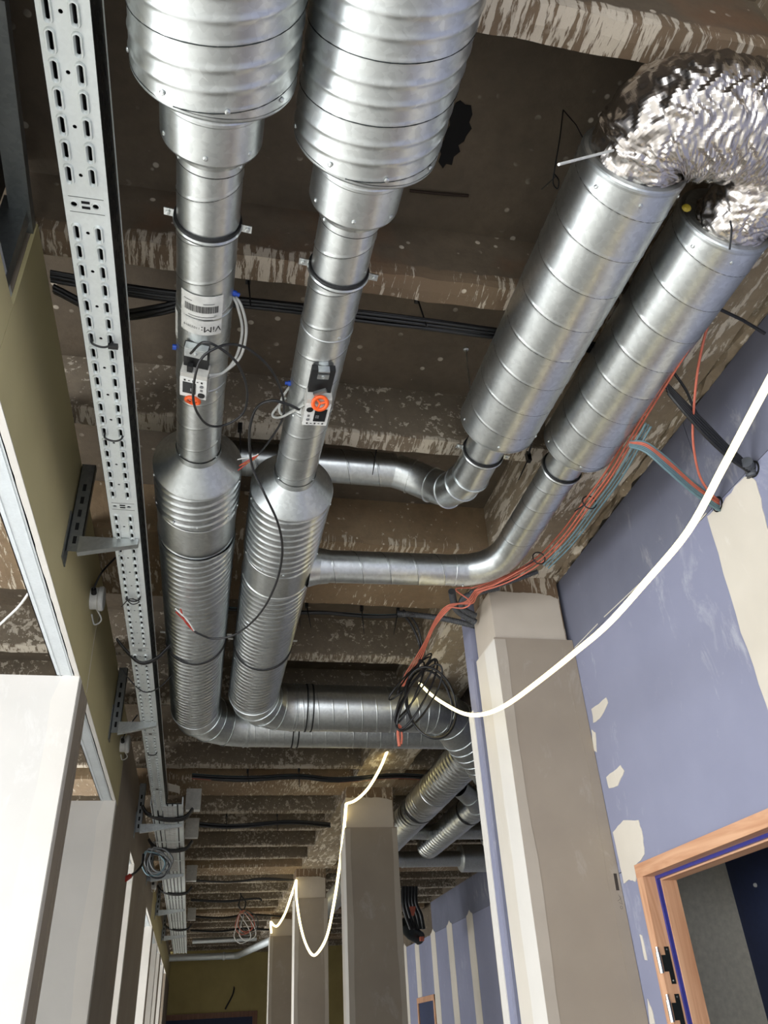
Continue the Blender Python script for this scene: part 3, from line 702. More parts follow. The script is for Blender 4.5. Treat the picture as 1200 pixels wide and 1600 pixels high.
def arc90(c, a, b, R_, k, a0=0, a1=90):
    """points on an arc round c from direction a towards b"""
    return [c + a * (R_ * cos(radians(a0 + (a1 - a0) * i / k))) + b * (R_ * sin(radians(a0 + (a1 - a0) * i / k))) for i in range(k + 1)]
def line_elbow(P, ys, ycr, label):
    s = P(ys); Rb = ycr - ys; c = s + V(Rb, 0, 0)
    t = thing('duct_elbow', label, 'duct elbow')
    pts = arc90(c, V(-1, 0, 0), V(0, 1, 0), Rb, 4)
    gored([s - V(0, .02, 0)] + pts[:1] + pts[1:] + [pts[-1] + V(.04, 0, 0)], .158, 'gored_bend', M['galv'], t)
    e = pts[-1]
    MB().lathe(e + V(.02, 0, 0), (1, 0, 0), [(0, .1585), (.003, .163), (.008, .163), (.011, .159)], 64).build('collar', M['galv'], t)
    return e
eL = line_elbow(LP, 5.30, 5.65, 'steel elbow turning the left ribbed duct to the right, low and furthest')
eR = line_elbow(RP, 5.00, 5.28, 'steel elbow turning the right ribbed duct to the right')
def cross_run(e, x1, label, ringx, kind='rib', r=.157, pitch=.10):
    t = thing('cross_duct', label, 'duct')
    duct(V(e.x + .03, e.y, e.z), V(x1, e.y, e.z), r, 'seam', 'spiral_pipe', M['galv'], t, n=72, pitch=pitch, wob=.0008, seam=.0026)
    for dx in (-.02, .02):
        MB().lathe(V(ringx + dx - .006, e.y, e.z), (1, 0, 0), [(0, r), (.001, r + .006), (.009, r + .006), (.01, r)], 64).build('rubber_band', M['rubber'], t)
    MB().lathe(V(ringx - .01, e.y, e.z), (1, 0, 0), [(0, r), (.002, r + .004), (.016, r + .004), (.018, r)], 64).build('steel_band', M['galv'], t)
    return t
cross_run(eR, 1.47, 'fat spiral duct crossing the corridor, nearer of the pair', .64)
cross_run(eL, 1.80, 'fat spiral duct crossing the corridor, behind and below the nearer one', .585)
# the nearer cross duct bends down to the right behind the first column
t = thing('duct_elbow', 'wide steel bend and ribbed duct dropping behind the nearest column', 'duct elbow')
dd = V(1, 1.0, -.58).normalized(); b0 = V(1.50, eR.y, eR.z)
bend = [V(1.46, eR.y, eR.z), V(1.52, eR.y, eR.z), V(1.60, eR.y + .02, eR.z - .012), V(1.68, eR.y + .075, eR.z - .045)]
bend.append(bend[-1] + dd * .10)
gored(bend, .158, 'gored_bend', M['galv'], t)
MB().lathe(V(1.47, eR.y, eR.z), (-1, 0, 0), [(0, .158), (.003, .163), (.012, .163), (.015, .158)], 64).build('collar', M['galv'], t)
f = bump_fn('seam', .085); st = bend[-1]
MB().sweep(lin(st, st + dd * .62, .005), lambda i, d_, th: .158 + f(d_, th) * 1.8, 72, False).build('spiral_pipe', M['galv_ribbed'], t)
lock_seam(st, st + dd * .62, .159, t, .075, w=.0055, mat='galv')
e2 = st + dd * .62
q = [e2, e2 + dd * .15, e2 + dd * .3 + V(.04, 0, .04), e2 + dd * .3 + V(.3, 0, .06), e2 + dd * .3 + V(.9, 0, .06)]
gored(q, .158, 'gored_bend', M['galv'], t)
# far line A: behind the second column
t = thing('ribbed_duct', 'long ribbed duct running away behind the second column, upper of two', 'duct')
XA, ZA = 2.09, 3.45
pa = [V(1.78, eL.y, eL.z), V(1.84, eL.y, eL.z), V(1.98, eL.y + .06, ZA), V(2.06, eL.y + .17, ZA), V(XA, eL.y + .31, ZA), V(XA, eL.y + .36, ZA)]
gored(pa, .158, 'gored_bend', M['galv'], t)
duct(V(XA, 6.0, ZA), V(XA, 7.98, ZA), .157, 'rib', 'ribbed_shell', M['galv_ribbed'], t, n=64, step=.006, wob=.001, amp=2.0, pitch=.25)
MB().lathe(V(XA, 7.35, ZA), (0, 1, 0), [(0, .157), (.003, .164), (.30, .164), (.303, .157)], 64).build('smooth_collar', M['galv'], t)
MB().lathe(V(XA, 7.96, ZA), (0, 1, 0), [(0, .157), (.003, .168), (.035, .168), (.038, .157)], 64).build('rubber_band', M['rubber'], t)
duct(V(XA, 8.0, ZA), V(XA, 12.5, ZA), .155, 'rib', 'ribbed_shell', M['galv_ribbed'], t, n=56, step=.008, amp=2.2, pitch=.27)
duct(V(XA, 12.5, ZA), V(XA, 22, ZA), .15, 'none', 'plain_shell', M['galv_mid'], t, n=32, step=.5)
t = thing('ribbed_duct', 'long ribbed duct running away behind the second column, lower right of two', 'duct')
XB, ZB2 = 2.66, 3.45
duct(V(XB, 7.3, ZB2), V(XB, 8.15, ZB2), .135, 'rib', 'ribbed_shell', M['galv_ribbed'], t, n=56, step=.008, amp=2.2, pitch=.27)
MB().lathe(V(XB, 8.15, ZB2), (0, 1, 0), [(0, .135), (.003, .146), (.035, .146), (.038, .135)], 64).build('rubber_band', M['rubber'], t)
duct(V(XB, 8.18, ZB2), V(XB, 9.9, ZB2), .132, 'rib', 'ribbed_shell', M['galv_ribbed'], t, n=56, step=.008, amp=2.2, pitch=.27)
gored([V(XB, 7.3, ZB2), V(XB, 7.1, ZB2), V(XB + .1, 6.95, ZB2), V(XB + .3, 6.9, ZB2), V(XB + .8, 6.9, ZB2)], .12, 'gored_bend', M['galv_mid'], t)
MB().lathe(V(XB, 9.88, ZB2), (0, 1, 0), [(0, .132), (.05, .138), (.06, .0)], 48).build('end_cap', M['galv_mid'], t)
# branches from line A and the silencers feeding the far right rooms
t = thing('duct_branch', 'smooth elbow tee between the two far ribbed ducts', 'duct fitting')
gored([V(2.22, 7.05, 3.38), V(2.34, 7.15, 3.33), V(2.46, 7.32, 3.29), V(2.58, 7.42, 3.27), V(2.75, 7.45, 3.26), V(3.6, 7.45, 3.26)], .085, 'gored_bend', M['galv_mid'], t)
t = thing('side_silencer', 'grey pipe and wider silencer crossing behind the columns towards the blue wall', 'duct silencer')
gored([V(2.12, 10.3, 3.52), V(2.24, 10.42, 3.48), V(2.36, 10.60, 3.45), V(2.5, 10.65, 3.44), V(3.55, 10.65, 3.44)], .095, 'gored_bend', M['galv_mid'], t)
MB().lathe(V(3.25, 10.65, 3.44), (1, 0, 0), [(0, .095), (.01, .15), (.03, .165), (1.0, .165), (1.01, 0)], 56).build('silencer_casing', M['galv_mid'], t)
t = thing('side_silencer', 'second grey silencer further back behind the columns', 'duct silencer')
gored([V(2.18, 9.3, 3.52), V(2.35, 9.42, 3.52), V(2.6, 9.45, 3.52), V(3.25, 9.45, 3.52)], .09, 'gored_bend', M['galv_mid'], t)
MB().lathe(V(3.2, 9.45, 3.50), (1, 0, 0), [(0, .09), (.01, .14), (.03, .15), (1.05, .15), (1.06, 0)], 56).build('silencer_casing', M['galv_mid'], t)

# ---- the two silencers on the right with foil hoses
def side_silencer(x0, z0, ya, yb, r, rn, x1, z1, label, yn):
    t = thing('duct_silencer', label, 'duct silencer')
    a, b = V(x0, ya, z0), V(x1, yb, z1); d = (b - a).normalized()
    f = bump_fn('seam'); pts = lin(a, b, .0035)
    MB().sweep(pts, lambda i, d_, th: r + f(d_, -th) * 1.0, 88, False).build('outer_casing', M['galv'], t)
    lock_seam(a, b, r, t, PITCH, 0, -1)
    MB().lathe(a, -d, [(-.001, r + .001), (.006, r + .0015), (.012, r), (.016, r - .004), (.02, r - .014), (.018, r - .03), (.018, 0)], 88).build('end_cap', M['galv_mid'], t)
    MB().lathe(b, d, [(-.002, r + .001), (.006, r + .001), (.012, r - .004), (.015, r - .012), (.016, rn)], 88).build('end_cap', M['galv_mid'], t)
    MB().lathe(b, d, [(.01, rn), (yn - yb, rn)], 64).build('spigot', M['galv'], t)
    P = lambda y: a + (b - a) * ((y - ya) / (yb - ya))
    screws(t, P, ya + .03, r, (-50, 0, 60)); screws(t, P, yb - .02, r, (-80, -10, 60))
    return P
P1 = side_silencer(1.04, 3.50, 1.115, 2.25, .155, .08, 1.025, 3.515, 'steel spiral silencer on the right under the foil hose, left of two', 2.62)
P2 = side_silencer(1.405, 3.50, 1.255, 2.33, .147, .081, 1.395, 3.51, 'steel spiral silencer on the right beside the blue wall, right of two', 2.60)
clamp(P1, 2.452, .0805, 'rubber-lined pipe clamp below the left of the two right-hand silencers', rot=10)
clamp(P2, 2.508, .0815, 'rubber-lined pipe clamp below the right of the two right-hand silencers', rot=10, ears=False)
t = thing('branch_duct', 'slim spiral duct from the left side silencer crossing above the ribbed ducts', 'duct')
q = [P1(2.47), P1(2.62), P1(2.62) + V(-.012, .09, .02), V(.985, 2.83, 3.585), V(.93, 2.90, 3.66), V(.84, 2.925, 3.72), V(.76, 2.93, 3.75)]
gored(q, .0805, 'gored_bend', M['galv'], t)
duct(V(.76, 2.93, 3.75), V(.07, 2.93, 3.75), .0805, 'seam', 'spiral_pipe', M['galv'], t, n=56)
gored([V(.08, 2.93, 3.75), V(-.02, 2.93, 3.75), V(-.10, 2.93, 3.70), V(-.123, 2.93, 3.62), V(-.123, 2.93, 3.56)], .08, 'tee_bend', M['galv_mid'], t)
t = thing('branch_duct', 'slim spiral duct from the right side silencer joining the right ribbed duct', 'duct')
duct(P2(2.52), V(1.385, 3.13, 3.50), .0815, 'seam', 'spiral_pipe', M['galv'], t, n=56)
q = [V(1.385, 3.12, 3.50), V(1.38, 3.17, 3.497), V(1.355, 3.25, 3.49), V(1.30, 3.31, 3.48), V(1.22, 3.345, 3.475), V(1.15, 3.35, 3.47)]
MB().sweep(smooth_path(q, 5), .0815, 56, False).build('pressed_bend', M['galv'], t)
duct(V(1.155, 3.35, 3.47), V(.40, 3.30, 3.42), .0795, 'seam', 'spiral_pipe', M['galv'], t, n=56)
MB().lathe(V(1.15, 3.35, 3.47), (-1, 0, 0), [(0, .0815), (.012, .0825), (.016, .080)], 56).build('collar', M['galv'], t)
screws(t, lambda y: V(1.17, 3.35, 3.47) + V(0, (y - 3.35), 0), 3.36, .084, (10,))
MB().lathe(V(.50, 3.307, 3.425), (-1, 0, 0), [(0, .081), (.012, .083), (.05, .088), (.10, .105)], 56).build('saddle', M['galv'], t)

# foil hoses
def foil(pts, rr, label, seed, wr=.010, name='foil_hose'):
    P = smooth_path(pts, 60 // 1)
    m = len(P)
    def rf(i, d, th):
        a = Vector((cos(th) * 1.5, sin(th) * 1.5, seed))
        k1 = noise.noise(Vector((cos(th) * 2.0 + seed, sin(th) * 2.0, d * 60 + 3 * noise.noise(Vector((cos(th) * 2, sin(th) * 2, d * 4))))))
        k2 = noise.noise(Vector((cos(th) * 5, sin(th) * 5, d * 110 + seed)))
        k3 = noise.noise(Vector((cos(th) * 1.2, sin(th) * 1.2, d * 5 + seed)))
        return rr(i / (m - 1)) + wr * k1 + wr * .5 * k2 + .008 * k3
    o = MB().sweep(P, rf, 110, True, False).build(name, M['foil'])
    return tag(o, label, 'foil hose')
foil([V(1.045, 1.115, 3.50), V(1.046, 1.07, 3.50), V(1.075, 1.00, 3.50), V(1.16, .96, 3.495), V(1.32, .955, 3.49), V(1.52, .96, 3.49), V(1.75, .965, 3.49)], lambda s: .134 + .018 * min(1, s * 3), 'large crinkled silver foil hose bending out of the left side silencer', 1.3)
foil([V(1.41, 1.245, 3.48), V(1.415, 1.19, 3.475), V(1.45, 1.13, 3.475), V(1.56, 1.08, 3.48), V(1.78, 1.06, 3.48)], lambda s: .112 + .0 * s, 'short crinkled silver foil hose tucked under the larger one', 4.7, .008)
tag(MB().sweep([on(873, 257, 1, .95), on(915, 246, 1, 1.0), on(958, 235, 1, 1.03)], .0035, 8).build('loose_zip_tie', M['paper']), 'long pale zip tie tail sticking out from the large foil hose', 'zip tie')
tag(cable([on(1141, 345, 1, 1.0), on(1143, 360, 1, 1.02), on(1140, 390, 1, 1.06)], .0025, M['black'], 'dangling_zip_tie'), 'thin black tie hanging over the short foil hose mouth', 'zip tie')
tag(MB().lathe(on(1072, 326, 1, 1.2), (-.2, -1, -.3), [(0, .012), (.004, .014), (.01, .008), (.012, 0)], 10).build('glue_blob', M['yellow']), 'small yellow glue blob at the mouth of the short foil hose', 'glue')
# wire hanger hooks by the foil hose
m = MB().sweep([on(880, 172, 2, ZS - .01), on(875, 215, 2, 3.85), on(867, 262, 2, 3.75)], .0022, 6).sweep([on(880, 172, 2, ZS - .01), on(900, 195, 2, 3.85), on(919, 232, 2, 3.72)], .0018, 6)
m.sweep(smooth_path([on(867, 262, 2, 3.75), on(864, 285, 2, 3.74), on(871, 295, 2, 3.74), on(873, 282, 2, 3.74), on(866, 272, 2, 3.74)], 5), .0025, 6).sweep([on(868, 276, 2, 3.745), on(846, 296, 2, 3.73)], .0015, 5)
tag(m.build('wire_hanger', M['black']), 'thin black wire hanger dangling from the ceiling left of the foil hose', 'wire')
tag(MB().sweep([on(728, 545, 2, ZS), on(731, 575, 2, 3.86), on(736, 615, 2, 3.7)], .003, 6).lathe(on(728, 545, 2, ZS), (0, 0, -1), [(0, .012), (.006, .012), (.008, .004), (.008, 0)], 10).build('threaded_rod', M['galv']), 'thin threaded rod hanging from the slab beside the left side silencer', 'rod')

# ------------------------------------------------------------------ perforated cable tray
def loop_rect(cx, cy, hx, hy, k=20):
    out = []
    for i in range(k):
        a = 2 * pi * (i + .5) / k; c, s = cos(a), sin(a); q = 1 / max(abs(c), abs(s)); out.append((cx + c * q * hx, cy + s * q * hy))
    return out
def loop_slot(cx, cy, w_, h_, k=20):
    r = w_ / 2; out = []
    for i in range(k):
        a = 2 * pi * (i + .5) / k; c, s = cos(a), sin(a)
        out.append((cx + c * r, cy + s * r + (h_ / 2 - r) * (1 if s > 0 else -1)))
    return out
def tray_cell(mb, x0, x1, y0, y1, z, kind):
    wd = x1 - x0; cy = (y0 + y1) / 2; k = 20
    def cell(cx, hx, loops):
        rings = [[(x, y, z) for x, y in loop_rect(cx, cy, hx, (y1 - y0) / 2, k)]] + loops
        vs = [p for r in rings for p in r]; fs = []
        for r in range(len(rings) - 1):
            for j in range(k): fs.append((r * k + j, r * k + (j + 1) % k, (r + 1) * k + (j + 1) % k, (r + 1) * k + j))
        mb.add(vs, fs)
    def L(cx, w_, h_, dz): return [(x, y, z + dz) for x, y in loop_slot(cx, cy, w_, h_, k)]
    q = wd / 105.0 * 1000 / 1000
    xs = (x0 + wd * .20, x0 + wd * .70); hx = wd * .14
    for cx in xs: cell(cx, hx, [L(cx, wd * .225, .057, 0), L(cx, wd * .185, .053, -.007), L(cx, wd * .135, .048, -.007), L(cx, wd * .10, .044, -.002), L(cx, wd * .075, .041, .003)])
    gx0, gx1 = xs[0] + hx, xs[1] - hx; gc = (gx0 + gx1) / 2
    if kind: cell(gc, (gx1 - gx0) / 2, [[(x, y, z) for x, y in loop_slot(gc, cy, .0095, .0096, k)], [(x, y, z + .002) for x, y in loop_slot(gc, cy, .0095, .0096, k)]])
    else: mb.add([(gx0, y0, z), (gx1, y0, z), (gx1, y1, z), (gx0, y1, z)], [(0, 1, 2, 3)])
    mb.add([(x0, y0, z), (xs[0] - hx, y0, z), (xs[0] - hx, y1, z), (x0, y1, z)], [(0, 1, 2, 3)])
    mb.add([(xs[1] + hx, y0, z), (x1, y0, z), (x1, y1, z), (xs[1] + hx, y1, z)], [(0, 1, 2, 3)])
def tray(label, x0, x1, ya, yb, z, rows, side, shift=0.0):
    t = thing('cable_tray', label, 'cable tray')
    cell = .0622; y = ya; i = 0; mb = MB(); sec = 0
    while y < yb - .001:
        if i in rows:      # plain joint zone with round holes and paired slits
            h = .105; ym = y + h / 2; k = 20; xc = (x0 + x1) / 2; wd = x1 - x0; gap = []
            for cx, hx in ((x0 + wd * .22, wd * .14), (x0 + wd * .70, wd * .14)):
                rr = [[(a, b, z) for a, b in loop_rect(cx, ym, hx, h / 2, k)], [(a, b, z) for a, b in loop_slot(cx, ym, .0225, .0226, k)], [(a, b, z - .0015) for a, b in loop_slot(cx, ym, .0205, .0206, k)], [(a, b, z - .0015) for a, b in loop_slot(cx, ym, .015, .0151, k)], [(a, b, z + .003) for a, b in loop_slot(cx, ym, .015, .0151, k)]]
                mb.add([p for r in rr for p in r], [(r * k + j, r * k + (j + 1) % k, (r + 1) * k + (j + 1) % k, (r + 1) * k + j) for r in range(4) for j in range(k)])
            for a, b in ((x0, x0 + wd * .08), (x0 + wd * .36, x0 + wd * .56), (x0 + wd * .84, x1)):
                mb.add([(a, y, z), (b, y, z), (b, y + h, z), (a, y + h, z)], [(0, 1, 2, 3)])
            sl = MB().box(xc - .010 - .002, xc + .008, ym - .012, ym - .005, z - .0012, z - .0004).box(xc - .012, xc + .008, ym + .003, ym + .010, z - .0012, z - .0004)
            sl.build('joint_slit', M['blackhole'], t)
            MB().box(x0 + .012, x1 - .012, ym - .0225, ym - .0215, z - .0008, z - .0002).box(x0 + .012, x1 - .012, ym + .0215, ym + .0225, z - .0008, z - .0002).build('fold_line', M['darkmetal'], t)
            y += h
        else:
            tray_cell(mb, x0, x1, y, y + cell, z, i % 2 == 0); y += cell
        i += 1
    mb.build('perforated_base', M['tray'], t)
    s = MB(); h = .12
    for x, dx in ((x0, -.0012), (x1, .0012)):
        s.box(min(x, x + dx), max(x, x + dx), ya, y, z + .0, z + h).box(x - .006 if x == x1 else x, x if x == x1 else x + .006, ya, y, z + h, z + h + .0015)
    s.build('side_rail', M['darkmetal'], t)
    sd = MB(); yy = ya + .02
    while yy < min(y, 4.5):
        for q in (.03, .06, .09): sd.box(x1 + .0012, x1 + .0018, yy + (q > .05) * .03, yy + .026 + (q > .05) * .03, z + q, z + q + .007)
        yy += .0622
    sd.build('side_slot', M['blackhole'], t, 'stuff')
    MB().sweep([(x1 + .004, ya, z + h + .003), (x1 + .004, y, z + h + .003)], .0022, 6).build('rail_lip', M['tray'], t)
    return t, y
T1, yend = tray('narrow perforated cable tray at upper left running down the olive wall', -.45, -.342, .10, 7.35, 3.28, (19, 40, 61, 82, 103), 1)
t = thing('cable_bundle', 'black cables lying inside the narrow perforated tray', 'cables')
for i in range(7): MB().sweep([V(-.438 + i * .0142, .12, 3.296 + .006 * (i % 2)), V(-.438 + i * .0142, 7.3, 3.296 + .006 * (i % 2))], .0078, 8).build('cable', M['black'], t)
# second, wider tray beyond, with trunking and cables in it
t2 = thing('cable_tray', 'wide cable tray further down the left wall, filled with grey trunking', 'cable tray')
X0, X1, Z2 = -.47, -.20, 3.28
b2 = MB().box(X0, X0 + .01, 7.2, 19.5, Z2, Z2 + .06).box(X1 - .01, X1, 7.2, 19.5, Z2, Z2 + .06); b2.build('side_rail', M['track'], t2)
b2 = MB()
for i in range(6): b2.box(X0 + .02 + i * .042, X0 + .05 + i * .042, 7.25, 19.4, Z2 - .004 + .006 * (i % 2), Z2 + .012)
b2.build('longitudinal_strip', M['tray'], t2)
b2 = MB(); y = 7.25
while y < 10.2:
    b2.box(X0 + .10, X0 + .20, y, y + .022, Z2 - .010, Z2 - .005); y += .05
b2.build('rung', M['white'], t2)
MB().box(X0 + .01, X1 - .01, 7.25, 19.4, Z2 + .013, Z2 + .02).build('tray_base', M['darkmetal'], t2)
for yy in (8.6, 9.55, 12.2, 14.4): MB().box(X0, X1, yy, yy + .03, Z2 - .014, Z2 - .011).build('strap', M['tray'], t2)
tag(MB().obox(on(272, 1232, 2, 3.36), V(1, .0, -.25).normalized(), V(0, 1, 0), V(.25, 0, 1).normalized(), .05, .11, .0015).build('tray_plate', M['plaster']), 'small bent perforated plate above the end of the narrow tray', 'metal plate')
# brackets
def bracket(y, label, z=3.28, x1=-.35, full=True):
    t = thing('tray_bracket', label, 'bracket', 'wall brackets under the trays')
    MB().box(XL + .006, XL + .062, y - .014, y - .011, z - .075, 3.64).box(XL + .006, XL + .009, y - .014, y + .02, z - .075, 3.64).box(XL + .059, XL + .062, y - .014, y + .02, z - .075, 3.64).build('slotted_channel', M['bracket'], t)
    MB().add([(XL + .05, y - .016, z - .004), (x1, y - .016, z - .002), (x1, y - .016, z - .028), (XL + .05, y - .016, z - .082), (XL + .05, y + .014, z - .004), (x1, y + .014, z - .002), (x1, y + .014, z - .028), (XL + .05, y + .014, z - .082)],
             [(0, 1, 2, 3), (7, 6, 5, 4), (3, 2, 6, 7), (0, 4, 5, 1), (1, 5, 6, 2)]).build('arm', M['galv_mid'], t)
    MB().box(XL + .001, XL + .006, y - .04, y + .04, z - .12, z + .10).build('back_plate', M['bracket'], t)
    sl = MB()
    for k in range(5): sl.box(XL + .026, XL + .040, y - .0146, y - .0141, z - .04 + k * .065, z - .005 + k * .065)
    sl.build('slot', M['blackhole'], t, 'stuff')
for y, l, x1 in ((2.93, 'nearest steel bracket arm under the narrow cable tray', -.35), (5.15, 'second steel bracket arm under the narrow tray, past the cable loops', -.35), (7.9, 'steel bracket where the wide tray begins', -.21), (10.4, 'bracket under the wide tray by the coiled cables', -.21), (13.2, 'bracket under the wide tray halfway down the corridor', -.21), (16.3, 'furthest bracket under the wide tray', -.21)):
    bracket(y, l, x1=x1)
# ties and cables hanging under the tray
def loop_under(y, n_, r, label, x0=-.47, x1=-.32, sag=.03, cat='cable'):
    t = thing('cable_loop', label, cat)
    for k in range(n_):
        o = k * r * 1.7
        cable([V(x0 - .06, y - .05 + o, 3.36), V(x0, y - .02 + o, 3.30), V((x0 + x1) / 2, y + o, 3.28 - sag), V(x1, y - .01 + o, 3.272), V(x1 + .07, y - .04 + o, 3.34)], r, M['black'], 'cable', t)
    return t
def tray_tie(y, label):
    t = thing('tray_tie', label, 'zip tie')
    cable([V(-.426, y, 3.285), V(-.424, y + .006, 3.262), V(-.395, y + .012, 3.256), V(-.372, y + .006, 3.262), V(-.366, y, 3.285)], .0035, M['black'], 'strap', t)
    return t
q = tray_tie(1.79, 'black tie knotted through the tray slots beside the controller')
MB().obox(V(-.365, 1.80, 3.262), V(1, 0, 0), V(0, 1, 0), V(0, 0, 1), .014, .007, .006).build('knot', M['black'], q)
tray_tie(2.235, 'plain black tie looped through the tray slots lower down')
q = tray_tie(3.42, 'scruffy knotted black tie just after the tray joint')
cable([V(-.43, 3.42, 3.26), V(-.40, 3.45, 3.25), V(-.37, 3.43, 3.255), V(-.41, 3.40, 3.25), V(-.45, 3.47, 3.245)], .0025, M['black'], 'strap', q)
loop_under(4.12, 3, .006, 'thick black cables wrapped under the narrow tray')
loop_under(4.55, 1, .0035, 'single thin black cable looped under the narrow tray')
q = tray_tie(5.75, 'thin black tie squiggle on the far part of the narrow tray')
for y, l in ((7.62, 'thick bundle of black cables slung under the start of the wide tray'), (8.95, 'black cables slung under the wide tray, second loop'), (11.7, 'black cables slung under the wide tray, third loop'), (15.4, 'black cables slung under the wide tray, last loop')):
    loop_under(y, 5, .012, l, -.50, -.19, .02)
# junction boxes
for p, l in ((V(-.12, 7.85, 3.47), 'pale square junction box nearest the camera at the wide tray'), (V(-.13, 8.95, 3.46), 'pale square junction box at the wide tray, second'), (V(-.13, 11.5, 3.46), 'pale square junction box at the wide tray, third'), (V(-.12, 15.2, 3.46), 'pale square junction box at the wide tray, furthest')):
    t = thing('junction_box', l, 'junction box')
    MB().box(p.x - .07, p.x + .06, p.y - .03, p.y + .08, p.z - .08, p.z + .10).build('box_body', M['white'], t)
    MB().box(p.x - .074, p.x + .064, p.y - .037, p.y - .03, p.z - .084, p.z + .104).build('lid', M['clear'], t)
# round bulkhead sounders on the wall top
for p, l, s in ((V(XL + .03, 3.70, 3.40), 'round white wall sounder with a black gland on the olive wall', 1), (V(XL + .03, 5.85, 3.36), 'smaller looking round white wall sounder further along the left wall', 1), (V(XL + .03, 11.6, 3.36), 'far round white wall sounder past the wide tray brackets', 1)):
    t = thing('wall_sounder', l, 'sounder', None)
    MB().lathe((XL + .001, p.y, p.z), (1, 0, 0), [(0, .055), (.035, .055), (.04, .062), (.055, .062), (.062, .055), (.064, 0)], 32).build('housing', M['white'], t)
    MB().lathe((XL + .02, p.y - .054, p.z + .0), (0, -1, .3), [(0, .014), (.03, .012), (.03, .005), (.04, 0)], 14).build('cable_gland', M['black'], t)
    cable([V(XL + .02, p.y - .085, p.z + .01), V(XL + .05, p.y - .12, p.z + .08), V(XL + .10, p.y - .10, p.z + .18)], .005, M['black'], 'feed_cable', t)
    cable([V(XL + .02, p.y + .05, p.z - .02), V(XL + .045, p.y + .13, p.z - .05), V(XL + .01, p.y + .17, p.z - .06), V(XL + .005, p.y + .07, p.z - .055)], .004, M['white'], 'white_loop', t)

# ------------------------------------------------------------------ cables across the ceiling
def bundle(pts, n_, r, label, mats=('black',), spread=.02, name='cable_bundle', k=6, seed=0):
    random.seed(seed + 11); t = thing(name, label, 'cables')
    for i in range(n_):
        ox, oz, oy = 0, random.uniform(-spread, spread) * .5, random.uniform(-spread, spread)
        P = [Vector(p) + V(0, oy + random.uniform(-.004, .004), oz + random.uniform(-.004, .004)) for p in pts]
        cable(P, r, M[mats[i % len(mats)]], 'cable', t, k, 6)
    return t
def row(y, z, xs, sag, n_, r, label, mats=('black',), spread=.02, seed=0):
    P = [V(x, y + (random.uniform(-.02, .02)), z - (sag if i % 2 else 0)) for i, x in enumerate(xs)]
    return bundle(P, n_, r, label, mats, spread, seed=seed)
row(1.91, 3.655, (-.62, -.3, .1, .5, .9, 1.38), .012, 7, .007, 'thick black cables crossing the ceiling behind the slim ducts', seed=1, spread=.03)
bundle([V(-.62, 1.96, 3.66), V(-.45, 2.03, 3.64), V(-.28, 1.97, 3.62), V(-.12, 1.92, 3.66)], 5, .008, 'short black cable bundle between the narrow tray and the left slim duct', seed=5)
row(4.22, 3.645, (.0, .4, .62, .9, 1.15), .01, 5, .007, 'dark cables under the cross beam at the nearest column', ('black', 'black', 'blue'), seed=2)
row(7.56, 3.62, (-.15, .3, .8, 1.2, 1.75, 2.3), .03, 11, .009, 'black cable bundle crossing just before the second column', ('black', 'black', 'blue', 'black', 'orange'), .035, seed=3)
row(9.35, 3.60, (-.15, .3, .9, 1.38), .03, 11, .010, 'black cable bundle crossing past the second column', ('black',), .035, seed=4)
row(12.95, 3.62, (-.15, .4, .9, 1.4), .03, 3, .010, 'thin black cables by the third column', seed=6)
row(14.6, 3.6, (-.15, .4, .9, 1.0), .03, 3, .011, 'thin black cables holding the far coil', seed=7)
row(16.5, 3.6, (-.15, .4, .9, 1.5), .04, 4, .012, 'black cable bundle above the fourth column', seed=8)
row(18.5, 3.6, (-.15, .4, .9, 1.5), .04, 3, .012, 'furthest black cables crossing the ceiling', seed=9)
def tie(p, q, label, r=.004):
    p, q = Vector(p), Vector(q); t = thing('cable_tie', label, 'zip tie', 'black cable ties hanging from the ceiling')
    MB().obox(p, V(1, 0, 0), V(0, 1, 0), V(0, 0, 1), .009, .012, .018).build('head', M['black'], t)
    MB().sweep([p, p.lerp(q, .5), q], lambda i, d, th: (r * 1.6, r * 1.6, r * .8)[i] * (1 if abs(cos(th)) < .5 else .6), 8).build('tail', M['black'], t)
zt = 3.64
for a, b, l, y in (((652, 466), (667, 510), 'black tie tail hanging from the cables right of the right slim duct', 1.9), ((590, 690), (582, 742), 'black tie tail hanging over the upper slim branch duct', 2.72),
        ((388, 435), (392, 480), 'black tie between the two slim ducts', 1.9), ((375, 668), (376, 708), 'black tie hanging between the slim ducts above the cones', 2.6),
        ((467, 950), (469, 980), 'first black tie under the cables right of the right ribbed duct', 4.2), ((479, 945), (486, 981), 'second black tie under the cables right of the right ribbed duct', 4.2), ((565, 950), (569, 990), 'black tie under the middle of those cables', 4.2),
        ((622, 955), (615, 992), 'black tie next to the black cable coil', 4.2), ((387, 1205), (389, 1226), 'small black tie left on the bundle before the second column', 7.5), ((467, 1203), (468, 1230), 'small black tie right on the bundle before the second column', 7.5),
        ((354, 1274), (354, 1300), 'small black tie left on the bundle past the second column', 9.3), ((433, 1274), (434, 1300), 'small black tie right on the bundle past the second column', 9.3)):
    tie(on(*a, 1, y), on(*b, 1, y - .0), l, .0035 if y < 5 else .005)
t = thing('cable_tie', 'large black tie crossing the blue wall edge at the right of the frame', 'zip tie')
MB().sweep([on(1120, 481, 1, 1.55), on(1160, 500, 1, 1.60), on(1195, 521, 1, 1.62)], .006, 8).build('tail', M['black'], t); MB().obox(on(1120, 481, 1, 1.55), V(1, 0, 0), V(0, 1, 0), V(0, 0, 1), .006, .008, .012).build('head', M['black'], t)
tie(on(825, 712, 1, 2.62), on(832, 690, 1, 2.5), 'upper half of the black tie between the two side silencers', .003); tie(on(826, 716, 1, 2.62), on(810, 750, 1, 2.62), 'black tie tail between the lower ends of the side silencers', .003)

